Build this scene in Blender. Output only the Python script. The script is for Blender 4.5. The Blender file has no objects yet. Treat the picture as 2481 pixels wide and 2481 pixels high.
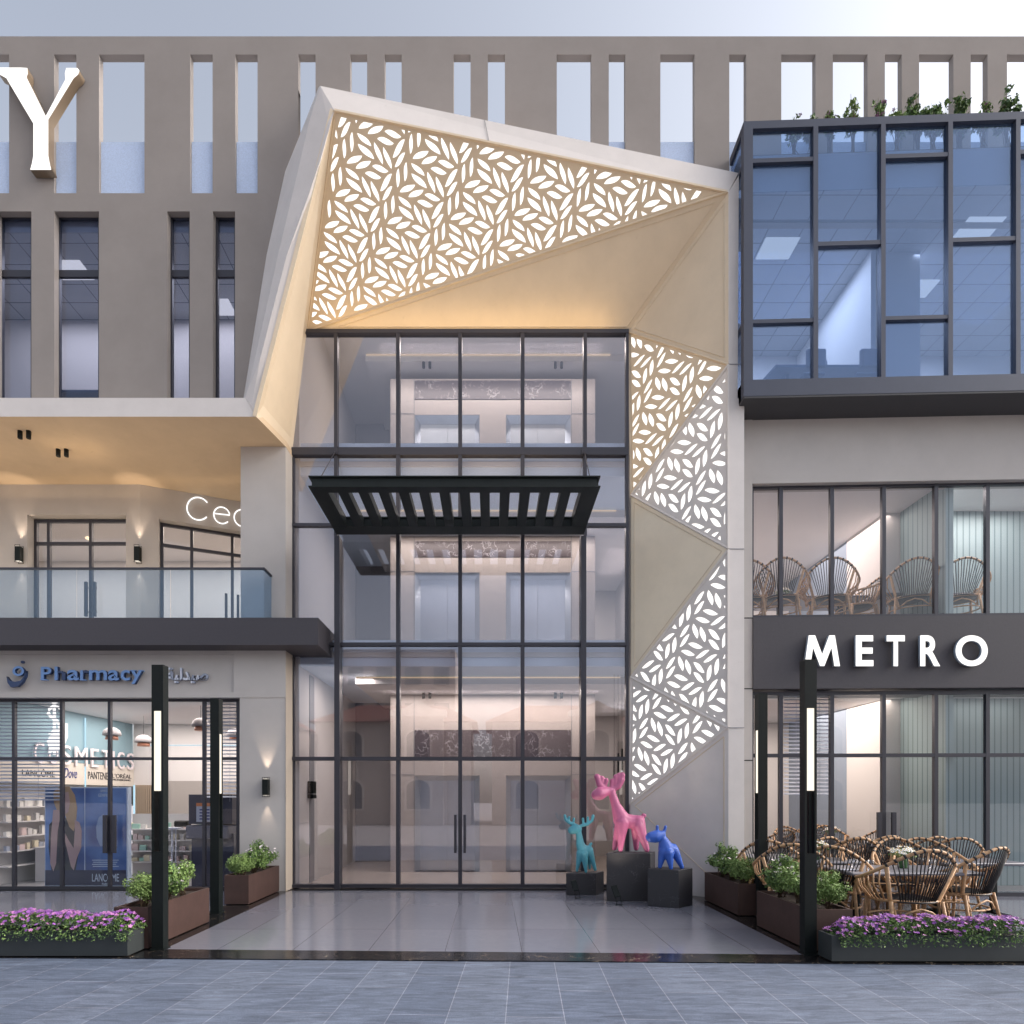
import bpy, bmesh, math, random
from mathutils import Vector, Matrix
from math import radians, sin, cos, pi, sqrt, atan2
random.seed(7)
SC = bpy.context.scene
COL = SC.collection
# ------------------------------------------------------------------ camera
F = 1400.0; W0 = 2481.0; PX = 1190.0; PY = 1932.0; EYE = 1.6
cd = bpy.data.cameras.new('camera'); cam = bpy.data.objects.new('camera', cd); COL.objects.link(cam)
cd.sensor_width = 36; cd.lens = F/W0*36
cd.shift_x = (W0/2-PX)/W0; cd.shift_y = (PY-W0/2)/W0
cd.clip_start = .05; cd.clip_end = 3000
cam.location = (0, 0, EYE); cam.rotation_euler = (pi/2, 0, 0)
SC.camera = cam
# ------------------------------------------------------------------ sky, sun, exposure
SUN_EL, SUN_AZ = 34.0, 92.0      # azimuth measured from +Y towards +X
w = bpy.data.worlds.new('World'); SC.world = w; w.use_nodes = True
nt = w.node_tree; nt.nodes.clear()
sky = nt.nodes.new('ShaderNodeTexSky'); sky.sky_type = 'NISHITA'; sky.sun_disc = False
sky.sun_elevation = radians(SUN_EL); sky.sun_rotation = radians(SUN_AZ)
sky.air_density = 1.0; sky.dust_density = 5.0; sky.ozone_density = 1.5; sky.altitude = 0
bg = nt.nodes.new('ShaderNodeBackground'); bg.inputs['Strength'].default_value = 0.13
wo = nt.nodes.new('ShaderNodeOutputWorld')
hs = nt.nodes.new('ShaderNodeHueSaturation'); hs.inputs['Saturation'].default_value = .46; nt.links.new(sky.outputs[0], hs.inputs['Color']); nt.links.new(hs.outputs[0], bg.inputs[0]); nt.links.new(bg.outputs[0], wo.inputs[0])
sd = bpy.data.lights.new('sun', 'SUN'); sd.energy = 0.6; sd.angle = radians(25); sd.color = (1, .9, .8)
so = bpy.data.objects.new('sun', sd); COL.objects.link(so)
dirv = Vector((sin(radians(SUN_AZ))*cos(radians(SUN_EL)), cos(radians(SUN_AZ))*cos(radians(SUN_EL)), sin(radians(SUN_EL))))
so.rotation_euler = dirv.to_track_quat('Z', 'Y').to_euler()
SC.view_settings.view_transform = 'Standard'; SC.view_settings.look = 'None'
SC.view_settings.exposure = 1.25; SC.view_settings.gamma = 1
SC.render.engine = 'CYCLES'
SC.cycles.max_bounces = 8; SC.cycles.diffuse_bounces = 3; SC.cycles.transparent_max_bounces = 16
SC.cycles.caustics_reflective = False; SC.cycles.caustics_refractive = False
SC.cycles.use_denoising = True
SC.cycles.sample_clamp_indirect = 6

def XX(px, Y): return (px-PX)*Y/F
def ZZ(py, Y): return EYE+(PY-py)*Y/F
def P(px, py, Y): return Vector((XX(px, Y), Y, ZZ(py, Y)))

# ------------------------------------------------------------------ materials
MATS = {}
def lin(h):
    h = h.lstrip('#'); r = []
    for i in (0, 2, 4):
        c = int(h[i:i+2], 16)/255; r.append(c/12.92 if c <= .04045 else ((c+.055)/1.055)**2.4)
    return tuple(r)
def mat(name, col, rough=.6, metal=0, var=.0, vs=4, bump=0, bs=80, spec=.5, emit=0, streak=(1, 1, 1), coat=0, stain=0):
    if name in MATS: return MATS[name]
    m = bpy.data.materials.new(name); m.use_nodes = True; MATS[name] = m
    n = m.node_tree; b = n.nodes['Principled BSDF']
    b.inputs['Base Color'].default_value = (*col, 1); b.inputs['Roughness'].default_value = rough
    b.inputs['Metallic'].default_value = metal; b.inputs['Specular IOR Level'].default_value = spec
    b.inputs['Coat Weight'].default_value = coat
    if emit:
        b.inputs['Emission Color'].default_value = (*col, 1); b.inputs['Emission Strength'].default_value = emit
    if var or bump or stain:
        tc = n.nodes.new('ShaderNodeTexCoord'); mp = n.nodes.new('ShaderNodeMapping')
        mp.inputs['Scale'].default_value = streak; n.links.new(tc.outputs['Object'], mp.inputs[0])
    last = None
    if var:
        nz = n.nodes.new('ShaderNodeTexNoise'); nz.inputs['Scale'].default_value = vs; nz.inputs['Detail'].default_value = 6
        nz.inputs['Roughness'].default_value = .65
        n.links.new(mp.outputs[0], nz.inputs['Vector'])
        cr = n.nodes.new('ShaderNodeValToRGB')
        cr.color_ramp.elements[0].position = .3; cr.color_ramp.elements[1].position = .7
        cr.color_ramp.elements[0].color = (*[c*(1-var) for c in col], 1)
        cr.color_ramp.elements[1].color = (*[min(1, c*(1+var)) for c in col], 1)
        n.links.new(nz.outputs['Fac'], cr.inputs[0]); last = cr.outputs[0]
        n.links.new(last, b.inputs['Base Color'])
    if stain:
        n2 = n.nodes.new('ShaderNodeTexNoise'); n2.inputs['Scale'].default_value = 9; n2.inputs['Detail'].default_value = 10
        n2.inputs['Roughness'].default_value = .8; n.links.new(mp.outputs[0], n2.inputs['Vector'])
        r2 = n.nodes.new('ShaderNodeValToRGB'); r2.color_ramp.elements[0].position = .60; r2.color_ramp.elements[1].position = .72
        n.links.new(n2.outputs['Fac'], r2.inputs[0])
        mx = n.nodes.new('ShaderNodeMixRGB'); mx.inputs[2].default_value = (*[c*(1-stain) for c in col], 1)
        n.links.new(r2.outputs[0], mx.inputs[0])
        if last: n.links.new(last, mx.inputs[1])
        else: mx.inputs[1].default_value = (*col, 1)
        n.links.new(mx.outputs[0], b.inputs['Base Color'])
    if bump:
        nb = n.nodes.new('ShaderNodeTexNoise'); nb.inputs['Scale'].default_value = bs; nb.inputs['Detail'].default_value = 4
        n.links.new(mp.outputs[0], nb.inputs['Vector'])
        bp = n.nodes.new('ShaderNodeBump'); bp.inputs['Strength'].default_value = bump; bp.inputs['Distance'].default_value = .01
        n.links.new(nb.outputs['Fac'], bp.inputs['Height']); n.links.new(bp.outputs[0], b.inputs['Normal'])
    return m
def emi(name, col, s):
    if name in MATS: return MATS[name]
    m = bpy.data.materials.new(name); m.use_nodes = True; MATS[name] = m
    n = m.node_tree; n.nodes.clear(); e = n.nodes.new('ShaderNodeEmission'); o = n.nodes.new('ShaderNodeOutputMaterial')
    e.inputs[0].default_value = (*col, 1); e.inputs[1].default_value = s; n.links.new(e.outputs[0], o.inputs[0]); return m
def glass(name, tint, base=.05, k=1.6, gloss=(1, 1, 1), haze=0, hazecol=(.5, .6, .8)):
    m = bpy.data.materials.new(name); m.use_nodes = True; MATS[name] = m
    n = m.node_tree; n.nodes.clear()
    o = n.nodes.new('ShaderNodeOutputMaterial'); t = n.nodes.new('ShaderNodeBsdfTransparent'); g = n.nodes.new('ShaderNodeBsdfGlossy')
    t.inputs[0].default_value = (*[q**.5 for q in tint], 1); g.inputs[0].default_value = (*gloss, 1); g.inputs['Roughness'].default_value = .0
    lw = n.nodes.new('ShaderNodeLayerWeight'); lw.inputs['Blend'].default_value = .5
    fr = n.nodes.new('ShaderNodeMath'); fr.operation = 'POWER'; fr.inputs[1].default_value = 5; n.links.new(lw.outputs['Facing'], fr.inputs[0])
    ma = n.nodes.new('ShaderNodeMath'); ma.operation = 'MULTIPLY_ADD'; ma.inputs[1].default_value = k*.48; ma.inputs[2].default_value = base*.5+k*.02; ma.use_clamp = True
    mx = n.nodes.new('ShaderNodeMixShader'); n.links.new(fr.outputs[0], ma.inputs[0]); n.links.new(ma.outputs[0], mx.inputs[0])
    src = t.outputs[0]
    if haze:
        d = n.nodes.new('ShaderNodeBsdfDiffuse'); d.inputs[0].default_value = (*hazecol, 1)
        m2 = n.nodes.new('ShaderNodeMixShader'); m2.inputs[0].default_value = haze*.5
        n.links.new(t.outputs[0], m2.inputs[1]); n.links.new(d.outputs[0], m2.inputs[2]); src = m2.outputs[0]
    n.links.new(src, mx.inputs[1]); n.links.new(g.outputs[0], mx.inputs[2]); n.links.new(mx.outputs[0], o.inputs[0]); return m

M_TAN = mat('taupe_stucco', (.285, .256, .24), .9, var=.07, vs=1.2, bump=.25, bs=160)
M_STUC = mat('grey_stucco', (.47, .445, .43), .9, var=.05, vs=1.5, bump=.2, bs=160)
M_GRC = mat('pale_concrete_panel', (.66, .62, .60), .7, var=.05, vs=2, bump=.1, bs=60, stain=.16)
M_GRCW = mat('warm_lit_concrete_panel', (.66, .56, .43), .7, var=.05, vs=2, bump=.1, bs=60, stain=.14)  # warm lamp light on the inner faces put into the concrete colour
M_GRCM = mat('brightened_concrete_panel', (.80, .71, .56), .7, var=.05, vs=2, bump=.1, bs=60, stain=.14)  # lighter copy of the panel, jamb brightness put into its colour
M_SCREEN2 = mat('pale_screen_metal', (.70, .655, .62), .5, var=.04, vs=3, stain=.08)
M_SCREEN = mat('warm_lit_screen_metal', (.68, .56, .41), .5, var=.04, vs=3, stain=.08)  # golden light on the plate put into its colour
M_INFILL = mat('pale_blue_render', (.50, .60, .80), .95, var=.12, vs=60, bump=.4, bs=250)
M_DARK = mat('charcoal_cladding', (.052, .048, .058), .6, var=.08, vs=30, bump=.15, bs=300)
M_FRAME = mat('anthracite_aluminium', (.045, .045, .058), .4, metal=.3)
M_NAVY = mat('navy_aluminium', (.055, .062, .09), .45, metal=.2, var=.05, vs=5)
M_BLACK = mat('black_steel', (.007, .010, .010), .5, spec=.22, var=.2, vs=3)
M_CANOPY = mat('dark_green_steel', (.012, .016, .016), .55, spec=.25, var=.15, vs=6)
M_CORTEN = mat('brown_corten', (.058, .031, .026), .6, var=.18, vs=5, bump=.1, bs=40)
M_TROUGH = mat('charcoal_planter', (.030, .036, .038), .6, var=.1, vs=4)
M_SOIL = mat('soil', (.03, .02, .014), .95, var=.3, vs=30, bump=.6, bs=40)
M_WALLI = mat('interior_white_paint', (.68, .65, .64), .8)
M_STONE = mat('lobby_stone', (.50, .45, .42), .35, var=.04, vs=2)
M_GREYW = mat('grey_alcove_paint', (.30, .30, .32), .7)
M_STEEL = mat('lift_steel', (.62, .66, .72), .32, metal=.85, var=.05, vs=2, streak=(1, 1, .2))
M_CEIL = mat('white_ceiling', (.72, .70, .70), .8)
M_RATTAN = mat('rattan_cane', (.50, .30, .16), .5, var=.3, vs=25)
M_RBLK = mat('black_wicker', (.018, .018, .022), .55)
M_TABLE = mat('slate_tabletop', (.15, .15, .18), .35, var=.1, vs=8)
M_SLAT = mat('blind_slat', (.33, .38, .50), .5)
M_GREEN1 = mat('leaf_light', (.17, .27, .075), .6, var=.4, vs=6)
M_GREEN2 = mat('leaf_dark', (.075, .14, .05), .6, var=.4, vs=6)
M_WHITEF = mat('white_petal', (.8, .72, .74), .6)
M_PURP = mat('purple_petal', (.27, .085, .38), .6, var=.35, vs=25)
M_PINKF = mat('pink_petal', (.45, .18, .42), .6, var=.3, vs=25)
M_STEM = mat('twig', (.09, .06, .035), .8)
M_LIT = emi('lit_white', (1, .97, .93), .62)
M_LITP = emi('lit_panel', (1, .93, .90), .42)
M_LAMP = emi('lamp_diffuser', (1, .90, .76), .55)
M_LED = emi('warm_led', (1, .74, .48), .30)
M_LETTER_SIDE = mat('bronze_return', (.23, .17, .115), .5, metal=.3)
M_BLUE = mat('blue_sign_face', (.15, .28, .56), .45)
M_BLUED = mat('blue_sign_dark', (.025, .05, .13), .45)
M_GREYL = mat('grey_sign_face', (.62, .66, .76), .45)
G_LOBBY = glass('lobby_glass', (.74, .75, .80), base=.15, k=1.7, gloss=(.90, .88, .94))
G_SHOP = glass('shop_glass', (.90, .90, .92), base=.02, k=1.0)
G_BAY = glass('blue_bay_glass', (.36, .49, .70), base=.12, k=2.0, gloss=(.62, .76, 1), haze=.16, hazecol=(.26, .36, .52))
G_OFF = glass('office_glass', (.55, .60, .74), base=.03, k=1.4, gloss=(.7, .8, 1), haze=.05, hazecol=(.3, .4, .6))
G_RAIL = glass('balcony_glass', (.62, .74, .86), base=.04, k=1.2, gloss=(.8, .9, 1), haze=.12, hazecol=(.35, .5, .68))

def texmat(name, build, rough=.4):
    m = bpy.data.materials.new(name); m.use_nodes = True; MATS[name] = m
    n = m.node_tree; b = n.nodes['Principled BSDF']; b.inputs['Roughness'].default_value = rough
    tc = n.nodes.new('ShaderNodeTexCoord'); build(n, b, tc); return m
def b_granite(n, b, tc):
    mp = n.nodes.new('ShaderNodeMapping'); n.links.new(tc.outputs['Object'], mp.inputs[0])
    mp.inputs['Rotation'].default_value = (0, 0, radians(90+3.2)); mp.inputs['Location'].default_value = (.1, .13, 0)
    br = n.nodes.new('ShaderNodeTexBrick'); n.links.new(mp.outputs[0], br.inputs[0])
    br.inputs['Scale'].default_value = 1; br.inputs['Brick Width'].default_value = .95; br.inputs['Row Height'].default_value = .43
    br.inputs['Mortar Size'].default_value = .003; br.inputs['Mortar Smooth'].default_value = 0
    br.inputs['Color1'].default_value = (.10, .128, .19, 1); br.inputs['Color2'].default_value = (.13, .16, .225, 1)
    br.inputs['Mortar'].default_value = (.27, .29, .36, 1); br.offset = .37
    m2 = n.nodes.new('ShaderNodeMapping'); n.links.new(tc.outputs['Object'], m2.inputs[0]); m2.inputs['Scale'].default_value = (1.0, 6, 1)
    nz = n.nodes.new('ShaderNodeTexNoise'); nz.inputs['Scale'].default_value = 2.2; nz.inputs['Detail'].default_value = 12; nz.inputs['Roughness'].default_value = .75; nz.inputs['Distortion'].default_value = 1.2
    n.links.new(m2.outputs[0], nz.inputs[0])
    cr = n.nodes.new('ShaderNodeValToRGB'); cr.color_ramp.elements[0].position = .35; cr.color_ramp.elements[1].position = .66
    cr.color_ramp.elements[0].color = (.45, .45, .47, 1); cr.color_ramp.elements[1].color = (1.5, 1.48, 1.42, 1)
    n.links.new(nz.outputs['Fac'], cr.inputs[0])
    mx = n.nodes.new('ShaderNodeMixRGB'); mx.blend_type = 'MULTIPLY'; mx.inputs[0].default_value = .85
    n.links.new(br.outputs[0], mx.inputs[1]); n.links.new(cr.outputs[0], mx.inputs[2])
    nf = n.nodes.new('ShaderNodeTexNoise'); nf.inputs['Scale'].default_value = 150; nf.inputs['Detail'].default_value = 3
    n.links.new(tc.outputs['Object'], nf.inputs[0])
    c3 = n.nodes.new('ShaderNodeValToRGB'); c3.color_ramp.elements[0].position = .3; c3.color_ramp.elements[1].position = .7
    c3.color_ramp.elements[0].color = (.7, .7, .7, 1); c3.color_ramp.elements[1].color = (1.25, 1.25, 1.25, 1); n.links.new(nf.outputs['Fac'], c3.inputs[0])
    m3 = n.nodes.new('ShaderNodeMixRGB'); m3.blend_type = 'MULTIPLY'; m3.inputs[0].default_value = 1
    n.links.new(mx.outputs[0], m3.inputs[1]); n.links.new(c3.outputs[0], m3.inputs[2]); n.links.new(m3.outputs[0], b.inputs['Base Color'])
    bp = n.nodes.new('ShaderNodeBump'); bp.inputs['Strength'].default_value = .25; bp.inputs['Distance'].default_value = .01
    n.links.new(nf.outputs['Fac'], bp.inputs['Height']); n.links.new(bp.outputs[0], b.inputs['Normal'])
M_PAVE = texmat('grey_paving', b_granite, .65)
def b_tile(n, b, tc):
    mp = n.nodes.new('ShaderNodeMapping'); n.links.new(tc.outputs['Object'], mp.inputs[0])
    mp.inputs['Rotation'].default_value = (0, 0, radians(90)); mp.inputs['Location'].default_value = (.02, .48, 0)
    br = n.nodes.new('ShaderNodeTexBrick'); n.links.new(mp.outputs[0], br.inputs[0]); br.offset = 0
    br.inputs['Scale'].default_value = 1; br.inputs['Brick Width'].default_value = 7; br.inputs['Row Height'].default_value = .80
    br.inputs['Mortar Size'].default_value = .003; br.inputs['Mortar Smooth'].default_value = 0
    br.inputs['Color1'].default_value = (.19, .195, .235, 1); br.inputs['Color2'].default_value = (.215, .22, .26, 1); br.inputs['Mortar'].default_value = (.08, .08, .09, 1)
    m2 = n.nodes.new('ShaderNodeMapping'); n.links.new(tc.outputs['Object'], m2.inputs[0]); m2.inputs['Scale'].default_value = (1, 1.8, 1)
    m2.inputs['Rotation'].default_value = (0, 0, .5)
    nz = n.nodes.new('ShaderNodeTexNoise'); nz.inputs['Scale'].default_value = 5; nz.inputs['Detail'].default_value = 14; nz.inputs['Roughness'].default_value = .8; nz.inputs['Distortion'].default_value = 2.5
    n.links.new(m2.outputs[0], nz.inputs[0])
    cr = n.nodes.new('ShaderNodeValToRGB'); cr.color_ramp.elements[0].position = .42; cr.color_ramp.elements[1].position = .8
    cr.color_ramp.elements[0].color = (.9, .9, .92, 1); cr.color_ramp.elements[1].color = (1.9, 1.85, 1.8, 1)
    e = cr.color_ramp.elements.new(.64); e.color = (1.0, 1, 1, 1)
    n.links.new(nz.outputs['Fac'], cr.inputs[0])
    mx = n.nodes.new('ShaderNodeMixRGB'); mx.blend_type = 'MULTIPLY'; mx.inputs[0].default_value = 1
    n.links.new(br.outputs[0], mx.inputs[1]); n.links.new(cr.outputs[0], mx.inputs[2]); n.links.new(mx.outputs[0], b.inputs['Base Color'])
    b.inputs['Roughness'].default_value = .10
M_TILE = texmat('polished_grey_tile', b_tile, .2)
def veined(base, vein, sc, wid, rough):
    def f(n, b, tc):
        nz = n.nodes.new('ShaderNodeTexNoise'); nz.inputs['Scale'].default_value = sc; nz.inputs['Detail'].default_value = 5
        n.links.new(tc.outputs['Object'], nz.inputs[0])
        mv = n.nodes.new('ShaderNodeMixRGB'); mv.inputs[0].default_value = .35; n.links.new(tc.outputs['Object'], mv.inputs[1]); n.links.new(nz.outputs['Color'], mv.inputs[2])
        vo = n.nodes.new('ShaderNodeTexVoronoi'); vo.feature = 'DISTANCE_TO_EDGE'; vo.inputs['Scale'].default_value = sc*2; n.links.new(mv.outputs[0], vo.inputs['Vector'])
        cr = n.nodes.new('ShaderNodeValToRGB'); cr.color_ramp.elements[0].position = 0; cr.color_ramp.elements[0].color = (*vein, 1)
        cr.color_ramp.elements[1].position = wid; cr.color_ramp.elements[1].color = (*base, 1)
        n.links.new(vo.outputs['Distance'], cr.inputs[0])
        n2 = n.nodes.new('ShaderNodeTexNoise'); n2.inputs['Scale'].default_value = sc*1.3; n.links.new(tc.outputs['Object'], n2.inputs[0])
        c2 = n.nodes.new('ShaderNodeValToRGB'); c2.color_ramp.elements[0].position = .45; c2.color_ramp.elements[1].position = .6; n.links.new(n2.outputs['Fac'], c2.inputs[0])
        mx = n.nodes.new('ShaderNodeMixRGB'); n.links.new(c2.outputs[0], mx.inputs[0]); mx.inputs[1].default_value = (*base, 1); n.links.new(cr.outputs[0], mx.inputs[2])
        n.links.new(mx.outputs[0], b.inputs['Base Color'])
    return texmat('veined_%d' % len(MATS), f, rough)
M_NERO = veined((.010, .010, .011), (.25, .2, .15), 3.5, .02, .15)
M_MARBLE = veined((.09, .072, .08), (.40, .38, .40), 4.5, .07, .3)
M_PLINTH = veined((.032, .032, .038), (.13, .13, .15), 4, .010, .5)
def b_ceiltile(n, b, tc):
    br = n.nodes.new('ShaderNodeTexBrick'); n.links.new(tc.outputs['Object'], br.inputs[0]); br.offset = 0
    br.inputs['Scale'].default_value = 1; br.inputs['Brick Width'].default_value = .57; br.inputs['Row Height'].default_value = .39
    br.inputs['Mortar Size'].default_value = .008; br.inputs['Mortar Smooth'].default_value = 0
    br.inputs['Color1'].default_value = (.42, .43, .45, 1); br.inputs['Color2'].default_value = (.43, .44, .46, 1); br.inputs['Mortar'].default_value = (.12, .13, .16, 1)
    n.links.new(br.outputs[0], b.inputs['Base Color'])
M_CTILE = texmat('office_ceiling_tile', b_ceiltile, .9)
def b_fluted(n, b, tc):
    wv = n.nodes.new('ShaderNodeTexWave'); wv.wave_type = 'BANDS'; wv.bands_direction = 'DIAGONAL'; wv.inputs['Scale'].default_value = 5.5
    sp = n.nodes.new('ShaderNodeSeparateXYZ'); cb = n.nodes.new('ShaderNodeCombineXYZ'); n.links.new(tc.outputs['Object'], sp.inputs[0])
    n.links.new(sp.outputs[0], cb.inputs[0]); n.links.new(sp.outputs[1], cb.inputs[1]); n.links.new(cb.outputs[0], wv.inputs[0])
    cr = n.nodes.new('ShaderNodeValToRGB'); cr.color_ramp.elements[0].position = .0; cr.color_ramp.elements[0].color = (.10, .16, .18, 1)
    cr.color_ramp.elements[1].position = .18; cr.color_ramp.elements[1].color = (.25, .33, .345, 1)
    n.links.new(wv.outputs['Fac'], cr.inputs[0]); n.links.new(cr.outputs[0], b.inputs['Base Color'])
M_FLUTE = texmat('teal_fluted_panel', b_fluted, .6)

# ------------------------------------------------------------------ mesh helpers
def build(name, bm, m, parent=None, smooth=False, merge=False):
    if merge: bmesh.ops.remove_doubles(bm, verts=bm.verts, dist=1e-4)
    me = bpy.data.meshes.new(name); bm.to_mesh(me); bm.free()
    ms = m if isinstance(m, (list, tuple)) else [m]
    for q in ms: me.materials.append(q)
    if smooth:
        for p in me.polygons: p.use_smooth = True
    o = bpy.data.objects.new(name, me); COL.objects.link(o)
    if parent: 
        o.parent = parent; o.matrix_parent_inverse = Matrix.Translation(-Vector(parent.location)) if parent.rotation_euler.z == 0 else parent_world(parent).inverted()
    return o
def parent_world(p):
    m = Matrix.LocRotScale(p.location, p.rotation_euler, p.scale)
    return m if p.parent is None else parent_world(p.parent) @ p.matrix_parent_inverse @ m
def tag(o, label, cat, group=None, kind=None):
    if label: o['label'] = label
    if cat: o['category'] = cat
    if group: o['group'] = group
    if kind: o['kind'] = kind
    return o
def thing(name, label, cat, loc=(0, 0, 0), group=None):
    o = bpy.data.objects.new(name, None); COL.objects.link(o); o.location = loc; o.empty_display_size = .1
    return tag(o, label, cat, group)
def struct(name, bm, m):
    o = build(name, bm, m); o['kind'] = 'structure'; return o
def B(): return bmesh.new()
def box(bm, x0, x1, y0, y1, z0, z1, mi=0):
    v = [bm.verts.new(p) for p in ((x0, y0, z0), (x1, y0, z0), (x1, y1, z0), (x0, y1, z0), (x0, y0, z1), (x1, y0, z1), (x1, y1, z1), (x0, y1, z1))]
    for f in ((0, 3, 2, 1), (4, 5, 6, 7), (0, 1, 5, 4), (1, 2, 6, 5), (2, 3, 7, 6), (3, 0, 4, 7)):
        q = bm.faces.new([v[i] for i in f]); q.material_index = mi
    return bm
def bx(*a): return box(B(), *a)
def prism(bm, pts, z0, z1, mi=0):            # footprint polygon (x,y), counter-clockwise
    a = [bm.verts.new((x, y, z0)) for x, y in pts]; b = [bm.verts.new((x, y, z1)) for x, y in pts]; n = len(pts)
    fs = [bm.faces.new(b), bm.faces.new(a[::-1])]
    for i in range(n): fs.append(bm.faces.new((a[i], a[(i+1) % n], b[(i+1) % n], b[i])))
    for f in fs: f.material_index = mi
    return bm
def slab(bm, pts, thick, mi=0):               # 3-D polygon given thickness along its normal (away from camera if thick>0)
    pts = [Vector(p) for p in pts]
    n = (pts[1]-pts[0]).cross(pts[2]-pts[0]).normalized()
    c = sum(pts, Vector())/len(pts)
    if n.dot(c-Vector((0, 0, EYE))) < 0: n = -n
    a = [bm.verts.new(p) for p in pts]; b = [bm.verts.new(p+n*thick) for p in pts]; k = len(pts)
    bm.faces.new(a); bm.faces.new(b[::-1])
    for i in range(k): bm.faces.new((a[i], b[i], b[(i+1) % k], a[(i+1) % k]))
    bmesh.ops.recalc_face_normals(bm, faces=bm.faces); return bm
def tube(bm, pts, r, n=6, mi=0, cap=True):
    pts = [Vector(p) for p in pts]; rs = r if isinstance(r, (list, tuple)) else [r]*len(pts); prev = None; k = len(pts)
    up = Vector((.13, .21, .97))
    for i, p in enumerate(pts):
        d = (pts[min(i+1, k-1)]-pts[max(i-1, 0)]).normalized()
        s = d.cross(up)
        if s.length < .1: s = d.cross(Vector((1, 0, 0)))
        s.normalize(); t = s.cross(d)
        ring = [bm.verts.new(p+(s*cos(2*pi*j/n)+t*sin(2*pi*j/n))*rs[i]) for j in range(n)]
        if prev:
            for j in range(n):
                f = bm.faces.new((prev[j], prev[(j+1) % n], ring[(j+1) % n], ring[j])); f.material_index = mi; f.smooth = True
        elif cap: bm.faces.new(ring[::-1]).material_index = mi
        prev = ring
    if cap: bm.faces.new(prev).material_index = mi
    return bm
def bar(bm, a, b, w, h=None, mi=0):           # square bar between two 3-D points
    h = h or w; a = Vector(a); b = Vector(b); d = (b-a).normalized()
    s = d.cross(Vector((0, 1, 0))); 
    if s.length < .05: s = d.cross(Vector((0, 0, 1)))
    s.normalize(); t = s.cross(d)
    V = []
    for p in (a, b):
        for u, v in ((-1, -1), (1, -1), (1, 1), (-1, 1)): V.append(bm.verts.new(p+s*w/2*u+t*h/2*v))
    for f in ((0, 1, 2, 3), (7, 6, 5, 4), (0, 4, 5, 1), (1, 5, 6, 2), (2, 6, 7, 3), (3, 7, 4, 0)): bm.faces.new([V[i] for i in f]).material_index = mi
    bmesh.ops.recalc_face_normals(bm, faces=bm.faces); return bm
def lathe(bm, prof, c=(0, 0, 0), n=20, mi=0):
    rings = []
    for r, z in prof: rings.append([bm.verts.new((c[0]+r*cos(2*pi*j/n), c[1]+r*sin(2*pi*j/n), c[2]+z)) for j in range(n)])
    for a, b in zip(rings, rings[1:]):
        for j in range(n):
            f = bm.faces.new((a[j], a[(j+1) % n], b[(j+1) % n], b[j])); f.smooth = True; f.material_index = mi
    bm.faces.new(rings[0][::-1]); bm.faces.new(rings[-1]); return bm
def bevel(bm, w=.005):
    bmesh.ops.bevel(bm, geom=list(bm.edges), offset=w, segments=1, affect='EDGES'); return bm
def clip_poly(poly, a, b, c):                  # keep a*x+b*y+c >= 0
    out = []
    for i in range(len(poly)):
        p, q = poly[i], poly[(i+1) % len(poly)]; dp = a*p[0]+b*p[1]+c; dq = a*q[0]+b*q[1]+c
        if dp >= 0: out.append(p)
        if (dp >= 0) != (dq >= 0):
            t = dp/(dp-dq); out.append((p[0]+(q[0]-p[0])*t, p[1]+(q[1]-p[1])*t))
    return out
def copy_tree(o, parent=None):
    c = o.copy(); COL.objects.link(c); c.parent = parent
    for ch in list(o.children): copy_tree(ch, c)
    return c
def curve_mesh(cu):
    o = bpy.data.objects.new('tmp', cu); COL.objects.link(o); bpy.context.view_layer.update()
    dg = bpy.context.evaluated_depsgraph_get(); me = bpy.data.meshes.new_from_object(o.evaluated_get(dg))
    bpy.data.objects.remove(o); return me
def poly_curve(loops, extrude, bevelw=0):
    cu = bpy.data.curves.new('c', 'CURVE'); cu.dimensions = '2D'; cu.fill_mode = 'BOTH'; cu.extrude = extrude; cu.bevel_depth = bevelw; cu.bevel_resolution = 0
    for lp in loops:
        s = cu.splines.new('POLY'); s.points.add(len(lp)-1)
        for i, p in enumerate(lp): s.points[i].co = (p[0], p[1], 0, 1)
        s.use_cyclic_u = True
    return curve_mesh(cu)
def mesh_obj(name, me, mats, parent=None, mw=None):
    me.materials.clear()
    for m in (mats if isinstance(mats, (list, tuple)) else [mats]): me.materials.append(m)
    if mw: me.transform(mw)
    o = bpy.data.objects.new(name, me); COL.objects.link(o)
    if parent: o.parent = parent; o.matrix_parent_inverse = parent_world(parent).inverted()
    return o
UP = Matrix(((1, 0, 0, 0), (0, 0, -1, 0), (0, 1, 0, 0), (0, 0, 0, 1)))     # xy-plane -> xz-plane, facing the viewer (-Y)
def face_split(me):                            # lit front faces = slot 0, returns = slot 1
    for p in me.polygons: p.material_index = 0 if p.normal.y < -.7 else 1
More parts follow.
